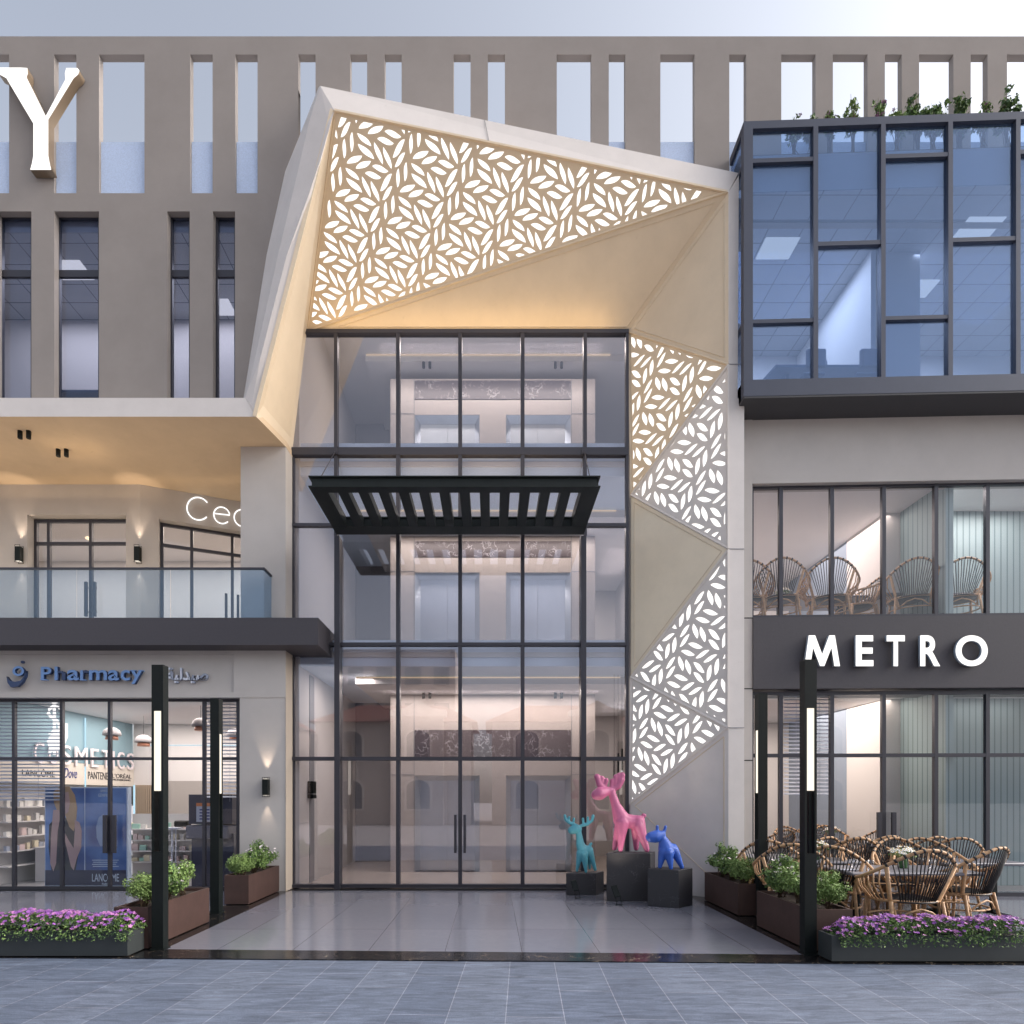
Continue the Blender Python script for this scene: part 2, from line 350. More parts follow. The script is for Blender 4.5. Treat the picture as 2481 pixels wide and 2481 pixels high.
def letter(name, ch, px0, px1, pt, pb, Y, depth, mats, parent, off=0.0, shear=0, rotz=0, flat=False):
    cu = bpy.data.curves.new('t', 'FONT'); cu.body = ch; cu.size = 1; cu.offset = off; cu.extrude = .5; cu.fill_mode = 'BOTH'; cu.shear = shear
    me = curve_mesh(cu)
    xs = [v.co.x for v in me.vertices]; ys = [v.co.y for v in me.vertices]
    x0, x1, y0, y1 = min(xs), max(xs), min(ys), max(ys)
    A, Bp = P(px0, pb, Y), P(px1, pt, Y)
    for v in me.vertices:
        u = (v.co.x-x0)/(x1-x0); t = (v.co.y-y0)/(y1-y0)
        v.co = Vector((A.x+(Bp.x-A.x)*u, Y+(0 if v.co.z > 0 else depth), A.z+(Bp.z-A.z)*t))
    me.update()
    bm = bmesh.new(); bm.from_mesh(me); bmesh.ops.remove_doubles(bm, verts=bm.verts, dist=1e-5); bmesh.ops.recalc_face_normals(bm, faces=bm.faces); bm.to_mesh(me); bm.free()
    o = mesh_obj(name, me, mats, parent)
    if isinstance(mats, (list, tuple)): face_split(me)
    return o
def poly_letter(name, loops, Y, depth, mats, parent):   # loops in photo pixels at depth Y
    me = poly_curve([[(XX(x, Y), ZZ(y, Y)) for x, y in lp] for lp in loops], depth/2)
    o = mesh_obj(name, me, mats, parent, Matrix.Translation((0, Y+depth/2, 0)) @ UP)
    me.update()
    if isinstance(mats, (list, tuple)): face_split(me)
    return o

# =================================================================== SETTING: ground
struct('ground', bx(-150, 150, -150, 120, -.30, -.10), mat('far_ground', (.46, .43, .42), .9, var=.1, vs=.5))
def front_edge(x): return 5.67-.0255*x
bm = B(); prism(bm, [(-40, 1.2), (40, 1.2), (40, front_edge(40)), (-40, front_edge(-40))], -.2, -.012); struct('pavement', bm, M_PAVE)
struct('road', bx(-60, 60, -9.5, 1.19, -.2, -.06), mat('pale_road', (.42, .39, .38), .9, var=.06, vs=1))
def inner_edge(x): return 5.985-.0315*x
bm = B(); prism(bm, [(-20, front_edge(-20)), (20, front_edge(20)), (20, inner_edge(20)), (-20, inner_edge(-20))], -.2, .0)
struct('kerb', bm, M_NERO)
bm = B(); prism(bm, [(-3.45, inner_edge(-3.45)), (3.18, inner_edge(3.18)), (3.18, 9.9), (-3.45, 9.9)], -.2, .0); struct('floor', bm, M_TILE)
bm = B(); prism(bm, [(-20, inner_edge(-20)), (-3.95, inner_edge(-3.95)), (-3.95, 9.86), (-20, 9.86)], -.2, .0); struct('floor', bm, M_TILE)
bm = B(); prism(bm, [(3.62, inner_edge(3.62)), (20, inner_edge(20)), (20, 9.86), (3.62, 9.86)], -.2, .0); struct('floor', bm, M_TILE)
bm = B(); prism(bm, [(-3.95, inner_edge(-3.95)), (-3.45, inner_edge(-3.45)), (-3.45, 9.9), (-3.95, 9.9)], -.2, .0)
prism(bm, [(3.18, inner_edge(3.18)), (3.62, inner_edge(3.62)), (3.62, 9.9), (3.18, 9.9)], -.2, .0)
box(bm, -3.45, 3.18, 9.9, 10.35, -.2, -.001); box(bm, -20, -3.95, 9.86, 10.2, -.2, .0); struct('floor_border', bm, M_NERO)
struct('floor', bx(-3.6, 3.6, 10.35, 17, -.2, -.002), mat('lobby_floor_stone', (.55, .48, .42), .25, var=.05, vs=3))
struct('floor', bx(-20, -3.62, 10.2, 17, -.2, -.003), mat('shop_floor', (.36, .35, .36), .3, var=.05, vs=3))
struct('floor', bx(3.62, 20, 9.86, 17, -.2, -.003), mat('cafe_floor', (.25, .24, .25), .3, var=.05, vs=3))

# =================================================================== BUILDING
YW = 9.38; TH = .10
bld = thing('mall_building', 'taupe stucco shopping mall with slotted parapet above dark bands and shopfronts', 'building', (0, YW, 0))
# ---- main slotted wall, cut round the portal
def xw(px): return XX(px, YW)
def zw(py): return ZZ(py, YW)
tops = [(-60, 22), (131, 185), (240, 350), (461, 515), (570, 624), (723, 764.5), (848.5, 889.5), (932, 973), (1099, 1140), (1182, 1223.5), (1349, 1433), (1475, 1515), (1600, 1683), (1767, 1808), (1893, 1976), (2018, 2102), (2144, 2185), (2227, 2310), (2352, 2393), (2440, 2520)]
lows = [(-90, -35), (-8, 76), (131.5, 239.7), (405, 459.6), (515.5, 569.4)]
holes = [(xw(a), xw(b), zw(468), zw(132)) for a, b in tops]+[(xw(a), xw(b), 7.8, zw(512)) for a, b in lows]+[(3.96, 14, 7.82, 10.93)]
def line(p, q):        # returns coefficients keeping the left/above side
    (x0, y0), (x1, y1) = p, q; return (-(y1-y0), (x1-x0), (y1-y0)*x0-(x1-x0)*y0)
L1a = line((xw(605), zw(964)), (xw(680), zw(481))); L1b = line((xw(680), zw(481)), (xw(695), zw(435))); L1c = line((xw(695), zw(435)), (xw(788), zw(230)))
L2 = line((xw(788), zw(230)), (xw(1778), zw(444)))
ZB = [zw(964), zw(481), zw(435), zw(230)]
xs = sorted(set([xw(-400), xw(2900), xw(1778)]+[v for h in holes for v in h[:2]])); zs = sorted(set([7.8, zw(88)]+ZB+[v for h in holes for v in h[2:]]))
bm = B()
def inhole(x, z): return any(h[0] < x < h[1] and h[2] < z < h[3] for h in holes)
def addwall(poly):
    if len(poly) < 3: return
    for Yq, rev in ((YW, False), (YW+TH, True)):
        vs = [bm.verts.new((x, Yq, z)) for x, z in poly]
        try: bm.faces.new(vs[::-1] if rev else vs)
        except ValueError: pass
for i in range(len(xs)-1):
    for j in range(len(zs)-1):
        x0, x1, z0, z1 = xs[i], xs[i+1], zs[j], zs[j+1]; cx, cz = (x0+x1)/2, (z0+z1)/2
        if inhole(cx, cz): continue
        r = [(x0, z0), (x1, z0), (x1, z1), (x0, z1)]
        if cx > xw(1778): addwall(r); continue
        addwall(clip_poly(r, *L2))
        below = clip_poly(r, *[-q for q in L2])
        if cz < zw(964): continue
        L = L1a if cz < ZB[1] else (L1b if cz < ZB[2] else L1c)
        if len(below) > 2: addwall(clip_poly(below, *L))
def quadv(*p): bm.faces.new([bm.verts.new(q) for q in p])
for h in holes:
    a, b, c, d = h
    cutz = lambda x, z: z
    # leave the reveals off where the portal covers the opening
    covered = xw(700) < (a+b)/2 < xw(1778)
    cc = c if not covered else max(c, -(L2[0]*a+L2[2])/L2[1], -(L2[0]*b+L2[2])/L2[1])
    quadv((a, YW, cc), (a, YW+TH, cc), (a, YW+TH, d), (a, YW, d)); quadv((b, YW+TH, cc), (b, YW, cc), (b, YW, d), (b, YW+TH, d))
    quadv((a, YW, d), (a, YW+TH, d), (b, YW+TH, d), (b, YW, d))
    if not covered: quadv((a, YW, c), (b, YW, c), (b, YW+TH, c), (a, YW+TH, c))
quadv((xw(-400), YW, zw(88)), (xw(2900), YW, zw(88)), (xw(2900), YW+TH, zw(88)), (xw(-400), YW+TH, zw(88)))
build('slotted_wall', bm, M_TAN, bld, merge=True)
for a, b in tops:                               # low blue infill in each slot
    if 700 < (a+b)/2 < 1450 : continue
    zt = zw(338)+.01
    zb = zw(468)+.001 if not 1450 < (a+b)/2 < 1780 else -(L2[0]*xw(a)+L2[2])/L2[1]
    if zb < zt: build('infill_panel', bx(xw(a)+.002, xw(b)-.002, YW+.045, YW+.075, zb, zt), M_INFILL, bld)
# ---- roof slab edge behind slots is open sky; office rooms below
ZC = 10.95; ZF = 7.93
bm = bx(-20, xw(560), YW+TH+.101, 11.4, ZC, ZC+.12); build('office_ceiling', bm, M_CTILE, bld)
build('ceiling_edge', bx(-20, xw(560), YW+TH+.085, YW+TH+.10, ZC, 11.33), M_GREYW, bld)
build('office_back_wall', bx(-20, -3.6, 11.32, 11.42, 7.6, ZC), M_WALLI, bld)
build('roof_deck', bx(-20, 20, YW+TH+.02, 18, 11.33, 11.45), mat('roof_screed', (.45, .45, .47), .9), bld)
# ---- office windows (in the wall)
for a, b in lows:
    fr = B(); y0, y1 = YW+TH+.004, YW+TH+.06; x0, x1 = xw(a)-.03, xw(b)+.03; z0, z1 = 7.75, zw(512)+.05
    zt = ZZ(525, YW+TH)
    x0i, x1i = XX(a, YW+TH)-.02, XX(b, YW+TH)+.02
    box(fr, x0i, x0i+.10, y0, y1, z0, z1); box(fr, x1i-.035, x1i, y0, y1, z0, z1); box(fr, x0i+.10, x1i-.035, y0, y1, zt-.02, z1)
    zm = ZZ(661, YW+TH); box(fr, x0i+.10, x1i-.035, y0+.004, y1-.004, zm-.055, zm+.055)
    wdw = build('window', fr, M_FRAME, bld)
    pn = build('pane', bx(x0i+.09, x1i-.03, y0+.024, y0+.032, z0, zt), G_OFF, wdw)
for i, (x0, x1, y0, y1) in enumerate(((-7.73, -7.16, 10.05, 10.43), (-9.9, -9.33, 10.05, 10.43), (-5.5, -4.93, 10.83, 11.2))):
    tag(build('ceiling_light', bx(x0, x1, y0, y1, ZC-.012, ZC-.002), M_LITP), ['square lit ceiling panel seen through the wide upper left office window', 'square lit ceiling panel of the office at the left edge', 'square lit ceiling panel behind the narrow office windows'][i], 'ceiling light', 'lit panels in the office ceilings')
def desk(name, label, x, y, z, s=1.0, col=None, rz=0):
    t = thing(name, label, 'desk', (x, y, z), 'office desks'); m = col or mat('desk_blue_grey', (.12, .14, .20), .6)
    b = B(); prism(b, [(x-.8*s, y-.35), (x+.75*s, y-.35), (x+.9*s, y+.3), (x-.9*s, y+.3)], z+.70, z+.74); build('desk_top', b, m, t)
    for sx in (-.6, .5):
        b = B(); prism(b, [(x+sx*s, y-.2), (x+sx*s+.06, y-.2), (x+sx*s+.06, y+.2), (x+sx*s, y+.2)], z, z+.70); build('leg', b, m, t)
    return t
desk('office_desk', 'dark office desk behind the wide upper left window', -7.0, 10.4, 7.95, .9)
# ---- white fascia and soffit over the left terrace
ZS = 7.59; FY = 9.09
FB = P(621, 1010, FY); GI = P(743, 804, 10.2); GL = P(707, 1105, 10.2); GR = P(1522, 804, 10.2)
bm = B()
fa = [(-20, ZS), (XX(621, FY), ZS), (XX(594, FY), ZZ(964, FY)), (-20, ZZ(964, FY))]
vs = [bm.verts.new((x, FY, z)) for x, z in fa]; vb = [bm.verts.new((x, YW-.002, z)) for x, z in fa]
bm.faces.new(vs); bm.faces.new((vs[3], vs[2], vb[2], vb[3])); bm.faces.new((vs[1], vb[1], vb[2], vs[2])); bm.faces.new(vb[::-1]); bm.faces.new((vs[0], vs[3], vb[3], vb[0]))
build('fascia', bm, M_GRC, bld)
sof = B(); prism(sof, [(-20, FY+.002), (XX(621, FY)-.002, FY+.002), (-3.50, 9.90), (-3.50, 12.6), (-20, 12.6)], ZS, ZS+.10)
build('soffit', sof, mat('terrace_soffit', (.56, .44, .31), .8, var=.06, vs=2, stain=.2), bld)
# ---- terrace wall (straight, then angled back)
K = (XX(340, 11.06), 11.06); Ev = Vector((1.642, .64, 0)).normalized()
tw = B()
def wall_rects(bm, org, d, L, z0, z1, holes, th, gy=.21):
    """vertical wall from org along d (2-D) with rectangular holes (s0,s1,z0,z1); th into the depth"""
    d = Vector((d[0], d[1])).normalized(); nrm = Vector((-d.y, d.x))
    def pt(s, z, t): return (org[0]+d.x*s+nrm.x*t, org[1]+d.y*s+nrm.y*t, z)
    ss = sorted(set([0, L]+[v for h in holes for v in h[:2]])); zz = sorted(set([z0, z1]+[v for h in holes for v in h[2:]]))
    for i in range(len(ss)-1):
        for j in range(len(zz)-1):
            s, z = (ss[i]+ss[i+1])/2, (zz[j]+zz[j+1])/2
            if any(h[0] < s < h[1] and h[2] < z < h[3] for h in holes): continue
            for t, rv in ((0, 0), (th, 1)):
                q = [pt(ss[i], zz[j], t), pt(ss[i+1], zz[j], t), pt(ss[i+1], zz[j+1], t), pt(ss[i], zz[j+1], t)]
                bm.faces.new([bm.verts.new(v) for v in (q[::-1] if rv else q)])
    for s0, s1, a, b in holes+[(L, 0, z1, z0)]:
        for q in ([pt(s0, a, 0), pt(s0, b, 0), pt(s0, b, th), pt(s0, a, th)], [pt(s1, a, 0), pt(s1, a, th), pt(s1, b, th), pt(s1, b, 0)],
                  [pt(s0, b, 0), pt(s1, b, 0), pt(s1, b, th), pt(s0, b, th)], [pt(s0, a, 0), pt(s0, a, th), pt(s1, a, th), pt(s1, a, 0)]):
            bm.faces.new([bm.verts.new(v) for v in q])
    bmesh.ops.remove_doubles(bm, verts=bm.verts, dist=1e-4); return pt
X0 = -14.0; Ls = K[0]-X0; Yt = 11.06
h1 = (XX(66, Yt)-X0, XX(305, Yt)-X0, 4.6, ZZ(1247, Yt)); h0 = (XX(-260, Yt)-X0, XX(-30, Yt)-X0, 4.6, ZZ(1247, Yt))
wall_rects(tw, (X0, Yt), (1, 0), Ls, 4.4, ZS, [h0, h1], .22)
tw2 = B(); pt2 = wall_rects(tw2, K, (Ev.x, Ev.y), 3.4, 4.4, ZS, [(.31, 2.75, 4.6, 6.99)], .22)
build('terrace_wall', tw, M_STUC, bld); build('terrace_wall', tw2, M_STUC, bld)
def glazing(name, label, cat, org, d, L, z0, z1, muls, trans, off, gl, fw=.05, handles=(), hz=(0, 1), group=None, outer=True, depth=.06, hw=.05):
    """glazed screen: frame, panes, handles; muls = positions along, trans = heights"""
    d = Vector((d[0], d[1])).normalized(); nrm = Vector((-d.y, d.x)); t = thing(name, label, cat, (org[0]+nrm.x*off, org[1]+nrm.y*off, z0), group)
    def pt(s, k, z): return Vector((org[0]+d.x*s+nrm.x*(off+k), org[1]+d.y*s+nrm.y*(off+k), z))
    def cube(bm, s0, s1, a, b, k0, k1):
        prism(bm, [tuple(pt(s0, k0, 0)[:2]), tuple(pt(s1, k0, 0)[:2]), tuple(pt(s1, k1, 0)[:2]), tuple(pt(s0, k1, 0)[:2])], a, b)
    fr = B()
    edges = sorted(([0+fw/2] if outer else [])+list(muls)+([L-fw/2] if outer else []))
    for s in edges: cube(fr, s-fw/2, s+fw/2, z0, z1, 0, depth)
    for z in list(trans)+([z0+fw/2, z1-fw/2] if outer else []): cube(fr, 0, L, z-fw/2, z+fw/2, .003, depth-.003)
    build('frame', fr, M_FRAME, t)
    es = sorted(set([0, L]+list(muls))); zz = sorted(set([z0, z1]+list(trans)))
    for i in range(len(es)-1):
        for j in range(len(zz)-1):
            b = B(); cube(b, es[i]+.003, es[i+1]-.003, zz[j]+.003, zz[j+1]-.003, depth*.5-.004, depth*.5+.004); build('pane', b, gl, t)
    for s in handles:
        b = B(); cube(b, s-hw/2, s+hw/2, hz[0], hz[1], -.075, -.035)
        for z in (hz[0]+.1, hz[1]-.1): cube(b, s-.012, s+.012, z-.012, z+.012, -.035, .002)
        build('handle', b, M_FRAME, t)
    return t
zt = ZZ(1261, 11.27)+.02; x0 = XX(66, Yt)
glazing('terrace_door', 'glazed double door with dark frame on the terrace left of the wall lamp', 'door', (x0, Yt), (1, 0), XX(305, Yt)-x0, 4.6, 7.0,
        [XX(115, 11.2)-x0, XX(217, 11.2)-x0], [ZZ(1315, 11.2)], .16, G_SHOP, .055, (XX(207, 11.15)-x0, XX(228, 11.15)-x0), (ZZ(1491, 11.1), ZZ(1407, 11.1)))
glazing('terrace_door', 'glazed terrace door with dark frame at the far left edge', 'door', (XX(-260, Yt), Yt), (1, 0), XX(-30, Yt)-XX(-260, Yt), 4.6, 7.0, [.9], [ZZ(1315, 11.2)], .16, G_SHOP, .055)
glazing('angled_terrace_door', 'angled glazed door and window under the thin lit lettering beside the pillar', 'door', tuple(pt2(.31, 0, 0)[:2]), (Ev.x, Ev.y), 2.44, 4.6, 6.99,
        [.55, 1.29, 2.0], [6.56], .16, G_SHOP, .055, (1.18, 1.40), (ZZ(1497, 11.4), ZZ(1440, 11.4)+.12))
# terrace rooms
build('room_wall', bx(-14, -4.2, 14.2, 14.3, 4.4, ZS), M_WALLI, bld); build('room_wall', bx(-14.1, -14, 11.1, 14.3, 4.4, ZS), M_WALLI, bld)
rc = B(); prism(rc, [(-14, 11.3), (K[0], 11.3), (-3.6, 12.7), (-3.6, 14.2), (-14, 14.2)], 7.40, 7.5); build('room_ceiling', rc, M_CEIL, bld)
# ---- balcony slab + pillar + beam
build('balcony_slab', bx(-20, -2.845, 9.5, 12.3, ZZ(1562.5, 9.5), ZZ(1496.5, 9.5)), M_DARK, bld)
# lower the slab body behind the pharmacy wall
PYF = 9.87; pxl, pxr = XX(583, PYF), XX(692, PYF)
build('pillar', prism(B(), [(pxl, PYF), (pxr, PYF), (-3.50, 10.2), (pxl, 10.2)], 4.555, ZS), M_STUC, bld)
zb = ZZ(1690, PYF)
beam = B()
rx1 = XX(566, PYF); rz0 = ZZ(1675.6, PYF); rz1 = ZZ(1585, PYF)
wall_rects(beam, (-20, PYF), (1, 0), pxr+20, zb, ZZ(1575, PYF)+.08, [(2, rx1+20, rz0, rz1)], .035)
box(beam, -20, pxr, PYF+.036, PYF+.16, zb+.002, 4.10)
build('sign_beam', beam, M_STUC, bld)
build('side_return', prism(B(), [(pxr+.001, PYF+.0), (-3.495, 10.195), (-3.495, 10.3), (pxr+.001, 10.0)], 0.0, 4.10), mat('warm_stucco', (.50, .43, .36), .9, bump=.2, bs=160), bld)
build('shop_pier', bx(XX(580, PYF), pxr-.004, PYF+.012, PYF+.25, 0, zb), M_STUC, bld)
build('shop_soffit', bx(-20, pxl, PYF+.16, 14.1, 3.38, 3.45), M_CEIL, bld)

# =================================================================== ENTRANCE PORTAL
por = thing('entrance_portal', 'faceted cream concrete portal framing the tall glass entrance', 'portal', (0, 9.03, 0))
Ai = P(810, 267, 8.55); A = P(776, 208, 8.60); Ri = P(1765, 465, 9.03); Ro = P(1789, 419, 9.08)
# left leg
def lerpY(y, a=8.60, b=9.09): return a+(b-a)*(y-208)/(964-208)
ridge = [(594, 964), (613, 890), (673, 621), (722, 414), (745, 311), (776, 208)]
ridge3 = [P(x, y, lerpY(y)) for x, y in ridge]
outl3 = [P(590, 964, YW-.003), P(602, 890, YW-.003), P(646, 617, YW-.003), P(691, 415, YW-.003), P(733, 311, YW-.003), P(772, 211, YW-.003)]
midr = [(609, 985), (630, 870), (694, 621), (750, 466), (777, 385), (798, 310)]
mid3 = [P(x, y, 8.55+(9.09-8.55)*(y-267)/(1010-267)-.025) for x, y in midr]; mid3[0] = P(609, 985, 9.085); 
inn3 = [P(621, 1010, 9.09), P(655, 876, 0)*0, P(0, 0, 0), P(0, 0, 0)]
def inner_pt(y): 
    t = (y-267)/(1010-267); return P(810+(621-810)*t, y, 8.55+.54*t)
inn3 = [inner_pt(y) for y in (1010, 876, 640, 480, 390, 267)]
lf = B()
def strip(bm, a, b):
    va = [bm.verts.new(p) for p in a]; vb = [bm.verts.new(p) for p in b]
    for i in range(len(a)-1): bm.faces.new((va[i], vb[i], vb[i+1], va[i+1]))
strip(lf, outl3, ridge3); strip(lf, ridge3, mid3); strip(lf, mid3, inn3)
bmesh.ops.remove_doubles(lf, verts=lf.verts, dist=1e-4); build('left_leg', lf, M_GRC, por)
lt = B(); v = [lt.verts.new(p) for p in (ridge3[-1], mid3[-1], inn3[-1], A)]
lt = B(); lt.faces.new([lt.verts.new(p) for p in (ridge3[-1], mid3[-1], Ai)])
build('leg_cap', lt, M_GRC, por)
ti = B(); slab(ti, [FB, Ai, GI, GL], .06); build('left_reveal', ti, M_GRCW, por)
# top band + return over the top
tb = B()
q = [A, Ro, Ri, Ai]; tb.faces.new([tb.verts.new(p) for p in q])
back = [Vector((p.x, YW-.002, p.z+.02)) for p in (A, Ro)]
tb.faces.new([tb.verts.new(p) for p in (A, back[0], back[1], Ro)])
back2 = [Vector((p.x, p.y+.5, p.z-.02)) for p in (A, Ro)]
build('top_band', tb, M_GRC, por)
bar_ = B(); mj = (A+Ro)/2; build('joint', bar(bar_, (A*.62+Ro*.38)+Vector((0, -.004, 0)), (Ai*.62+Ri*.38)+Vector((0, -.004, 0)), .006), M_GREYW, por)
# solid facets
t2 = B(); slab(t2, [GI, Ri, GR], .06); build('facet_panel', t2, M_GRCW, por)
J = {'r1': (1765, 883), 'l2': (1528, 1200), 'r2': (1765, 1330), 'l3': (1528, 1640), 'r3': (1765, 1763), 'l4': (1524, 1951)}
JY = lambda px: 9.03 if px > 1600 else 10.19
j = {k: P(x, y, JY(x)) for k, (x, y) in J.items()}
jb = Vector((j['l4'].x, 10.19, 0)); jbr = Vector((j['r3'].x, 9.03, 0))
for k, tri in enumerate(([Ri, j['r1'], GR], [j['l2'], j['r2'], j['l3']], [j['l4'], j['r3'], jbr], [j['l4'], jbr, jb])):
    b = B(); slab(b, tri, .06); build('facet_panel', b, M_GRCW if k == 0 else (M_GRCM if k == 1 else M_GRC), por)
def groove(tri, d=.07):
    a, b, c = [Vector(p) for p in tri]; n = (b-a).cross(c-a).normalized()
    if n.dot(Vector((0, 0, EYE))-a) < 0: n = -n
    cen = (a+b+c)/3; g = B(); q = []
    L3 = [(b-a).length, (c-b).length, (a-c).length]; per = sum(L3); inc = (a*L3[1]+b*L3[2]+c*L3[0])/per; rad = (b-a).cross(c-a).length/per
    for p in (a, b, c): q.append(p+(inc-p)*(d/rad)+n*.003)
    for i in range(3): bar(g, q[i], q[(i+1) % 3], .012, .012)
    build('edge_bead', g, M_GRCW, por)
for tri in ([GI, Ri, GR], [Ri, j['r1'], GR], [j['l2'], j['r2'], j['l3']], [j['l4'], j['r3'], jbr]): groove(tri)
# pilaster
pr = XX(1803, 9.03); pl = XX(1765, 9.03)
pil = B(); prism(pil, [(pl, 9.03), (pr, 9.03), (pr, YW), (pl+.2, YW)], 0, ZZ(965, 9.03)); build('pilaster', pil, M_GRC, por)
pil = B(); pr2 = XX(1787, 9.03)
zt_ = ZZ(440, 9.03); v = [(pl, 9.03, ZZ(965, 9.03)), (pr2, 9.03, ZZ(965, 9.03)), (pr2+.02, 9.03, ZZ(425, 9.03)), (pl, 9.03, Ri.z)]
pil.faces.new([pil.verts.new(p) for p in v]); build('pilaster', pil, M_GRC, por)
for yy in (883, 1330, 1763):
    build('joint', bx(pl, pr, 9.022, 9.032, ZZ(yy, 9.03)-.006, ZZ(yy, 9.03)+.006), M_GREYW, por)
# leaf screens
def leafshape(L, wd, n=9):
    up, dn = [], []
    for i in range(n+1):
        t = i/n; prof = sin(pi*t)
        up.append((t*L, wd*prof*(1-.55*(t-.5)*2*.6)+.0)); dn.append((t*L, -wd*.62*prof*(1+.55*(t-.5)*2*.6)))
    return up+dn[::-1][1:-1]
def leaf_outline(n=10):
    up = [(i/n, .122*(sin(pi*i/n)**.72)*(1+.85*(i/n-.5))) for i in range(n+1)]; dn = [(i/n, -.122*(sin(pi*i/n)**.72)*(1-.85*(i/n-.5))) for i in range(n+1)]
    return up+dn[::-1][1:-1]
LEAF_F = None
LEAF = leaf_outline()
LEAF_F = [(x, -y) for x, y in LEAF]
def motif(tri, ox, oy, sc, org, c1_, c2_, raw, flips, fat=1.0):
    """leaf layout measured on a screen: leaf ends, the two repeat vectors and their origin, in metres in the plane of the panel"""
    a, b, c = tri; n = (b-a).cross(c-a).normalized()
    if n.dot(Vector((0, 0, EYE))-a) < 0: n = -n
    u = b-a; u = (u-n*u.dot(n)).normalized(); v = n.cross(u); C0 = Vector((0, 0, EYE))
    def h3(x, y):
        d = P(ox+x/sc, oy+y/sc, 10)-C0; return C0+d*((a-C0).dot(n)/d.dot(n))
    O3 = h3(*org)
    def hit(x, y): q = h3(x, y)-O3; return Vector((q.dot(u), q.dot(v)))
    return dict(O3=O3, u=u, leaves=[(hit(x0, y0), hit(x1, y1)) for x0, y0, x1, y1 in raw], cell=(hit(*c1_), hit(*c2_)), flips=flips, fat=fat)
M_TOP = motif((GI, Ri, Ai), 760, 280, 4.83, (330, 560), (200, 948), (952, 897), [(355, 505, 360, 265), (440, 430, 450, 188), (385, 560, 567, 468), (490, 620, 670, 530), (370, 608, 535, 758), (378, 727, 568, 902), (565, 708, 665, 960), (668, 762, 766, 1010), (682, 590, 874, 652), (598, 672, 790, 726), (777, 885, 915, 678), (802, 990, 920, 825)], (2, 3, 8, 9), 1.06)
M_JAMB = motif((GR, j['r1'], j['l2']), 1520, 1200, 2.542, (320, 960), (235, 1153), (585, 1097), [(325, 877, 387, 797), (325, 937, 387, 855), (377, 915, 468, 940), (333, 960, 420, 985), (322, 990, 345, 1085), (365, 1010, 390, 1108), (238, 1010, 262, 910), (283, 975, 302, 872), (410, 1030, 480, 1095), (410, 1092, 478, 1155), (422, 1005, 510, 955), (470, 1030, 558, 983)], (2, 3, 8, 9), 1.16)
def screen(tri, name, parent, MT, inset=.045, margin=.008, emis=None, MS=M_SCREEN):
    a, b, c = [Vector(p) for p in tri]
    n = (b-a).cross(c-a).normalized(); cam_ = Vector((0, 0, EYE))
    if n.dot(cam_-a) < 0: b, c = c, b; n = -n
    u = (b-a).normalized(); v_ = n.cross(u)
    M = Matrix(((u.x, v_.x, n.x, a.x), (u.y, v_.y, n.y, a.y), (u.z, v_.z, n.z, a.z), (0, 0, 0, 1)))
    loc = [((p-a).dot(u), (p-a).dot(v_)) for p in (a, b, c)]
    def halfs(d):
        r = []
        for i in range(3):
            (x0, y0), (x1, y1) = loc[i], loc[(i+1) % 3]; l = sqrt((x1-x0)**2+(y1-y0)**2); r.append((-(y1-y0)/l, (x1-x0)/l, ((y1-y0)*x0-(x1-x0)*y0)/l-d))
        return r
    def inset_tri(d):
        hs = halfs(d); pts = []
        for i in range(3):
            a1, b1, c1 = hs[i-1]; a2, b2, c2 = hs[i]; det = a1*b2-a2*b1; pts.append(((b1*c2-b2*c1)/det, (a2*c1-a1*c2)/det))
        return pts
    # frame trims
    fr = B()
    c0_ = Vector(loc[0])
    H = halfs(inset+margin)
    leaves = []
    R = Matrix.Rotation(atan2(MT['u'].dot(v_), MT['u'].dot(u)), 2); q_ = MT['O3']-a; c0 = Vector((q_.dot(u), q_.dot(v_)))
    f1, f2 = R @ MT['cell'][0], R @ MT['cell'][1]
    for i in range(-16, 17):
        for jj in range(-16, 17):
            o_ = c0+f1*i+f2*jj
            if (o_-c0).length > 10: continue
            for q, (s0, s1) in enumerate(MT['leaves']):
                p0, p1 = o_+R @ s0, o_+R @ s1; d = (p1-p0); Ln = d.length; d.normalize(); nn = Vector((-d.y, d.x))
                poly = [tuple(p0+d*x*Ln+nn*y*Ln*MT['fat']) for x, y in (LEAF_F if q in MT['flips'] else LEAF)]
                if sum((poly[m][0]*poly[(m+1) % len(poly)][1]-poly[(m+1) % len(poly)][0]*poly[m][1]) for m in range(len(poly))) < 0: poly = poly[::-1]
                cut = poly
                for h in H:
                    cut = clip_poly(cut, *h)
                    if len(cut) < 3: break
                if len(cut) < 3: continue
                ar = abs(sum(cut[m][0]*cut[(m+1) % len(cut)][1]-cut[(m+1) % len(cut)][0]*cut[m][1] for m in range(len(cut))))/2
                if ar < .0004: continue
                leaves.append(cut)
    plate = inset_tri(.004)
    me = poly_curve([plate]+leaves, .006)
    o = mesh_obj('screen_panel', me, MS, parent, M @ Matrix.Translation((0, 0, -.008)))
    # diffuser behind
    it = inset_tri(.01); db = B()
    f = [M @ Vector((x, y, -.075)) for x, y in it]; db.faces.new([db.verts.new(p) for p in f])
    build('diffuser', db, emis or M_LIT, o)
    for i in range(3):
        p, q = Vector((*plate[i], .004)), Vector((*plate[(i+1) % 3], .004)); fb = B(); bar(fb, M @ p, M @ q, .03, .03); build('edge_trim', fb, MS, o)
    return len(leaves)
off = Vector((0, .0, -.0))
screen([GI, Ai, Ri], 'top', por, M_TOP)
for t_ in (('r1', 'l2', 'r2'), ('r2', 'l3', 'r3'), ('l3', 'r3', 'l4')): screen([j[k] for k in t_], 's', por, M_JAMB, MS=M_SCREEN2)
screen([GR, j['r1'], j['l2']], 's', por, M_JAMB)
# backing box closing the jamb behind the screens

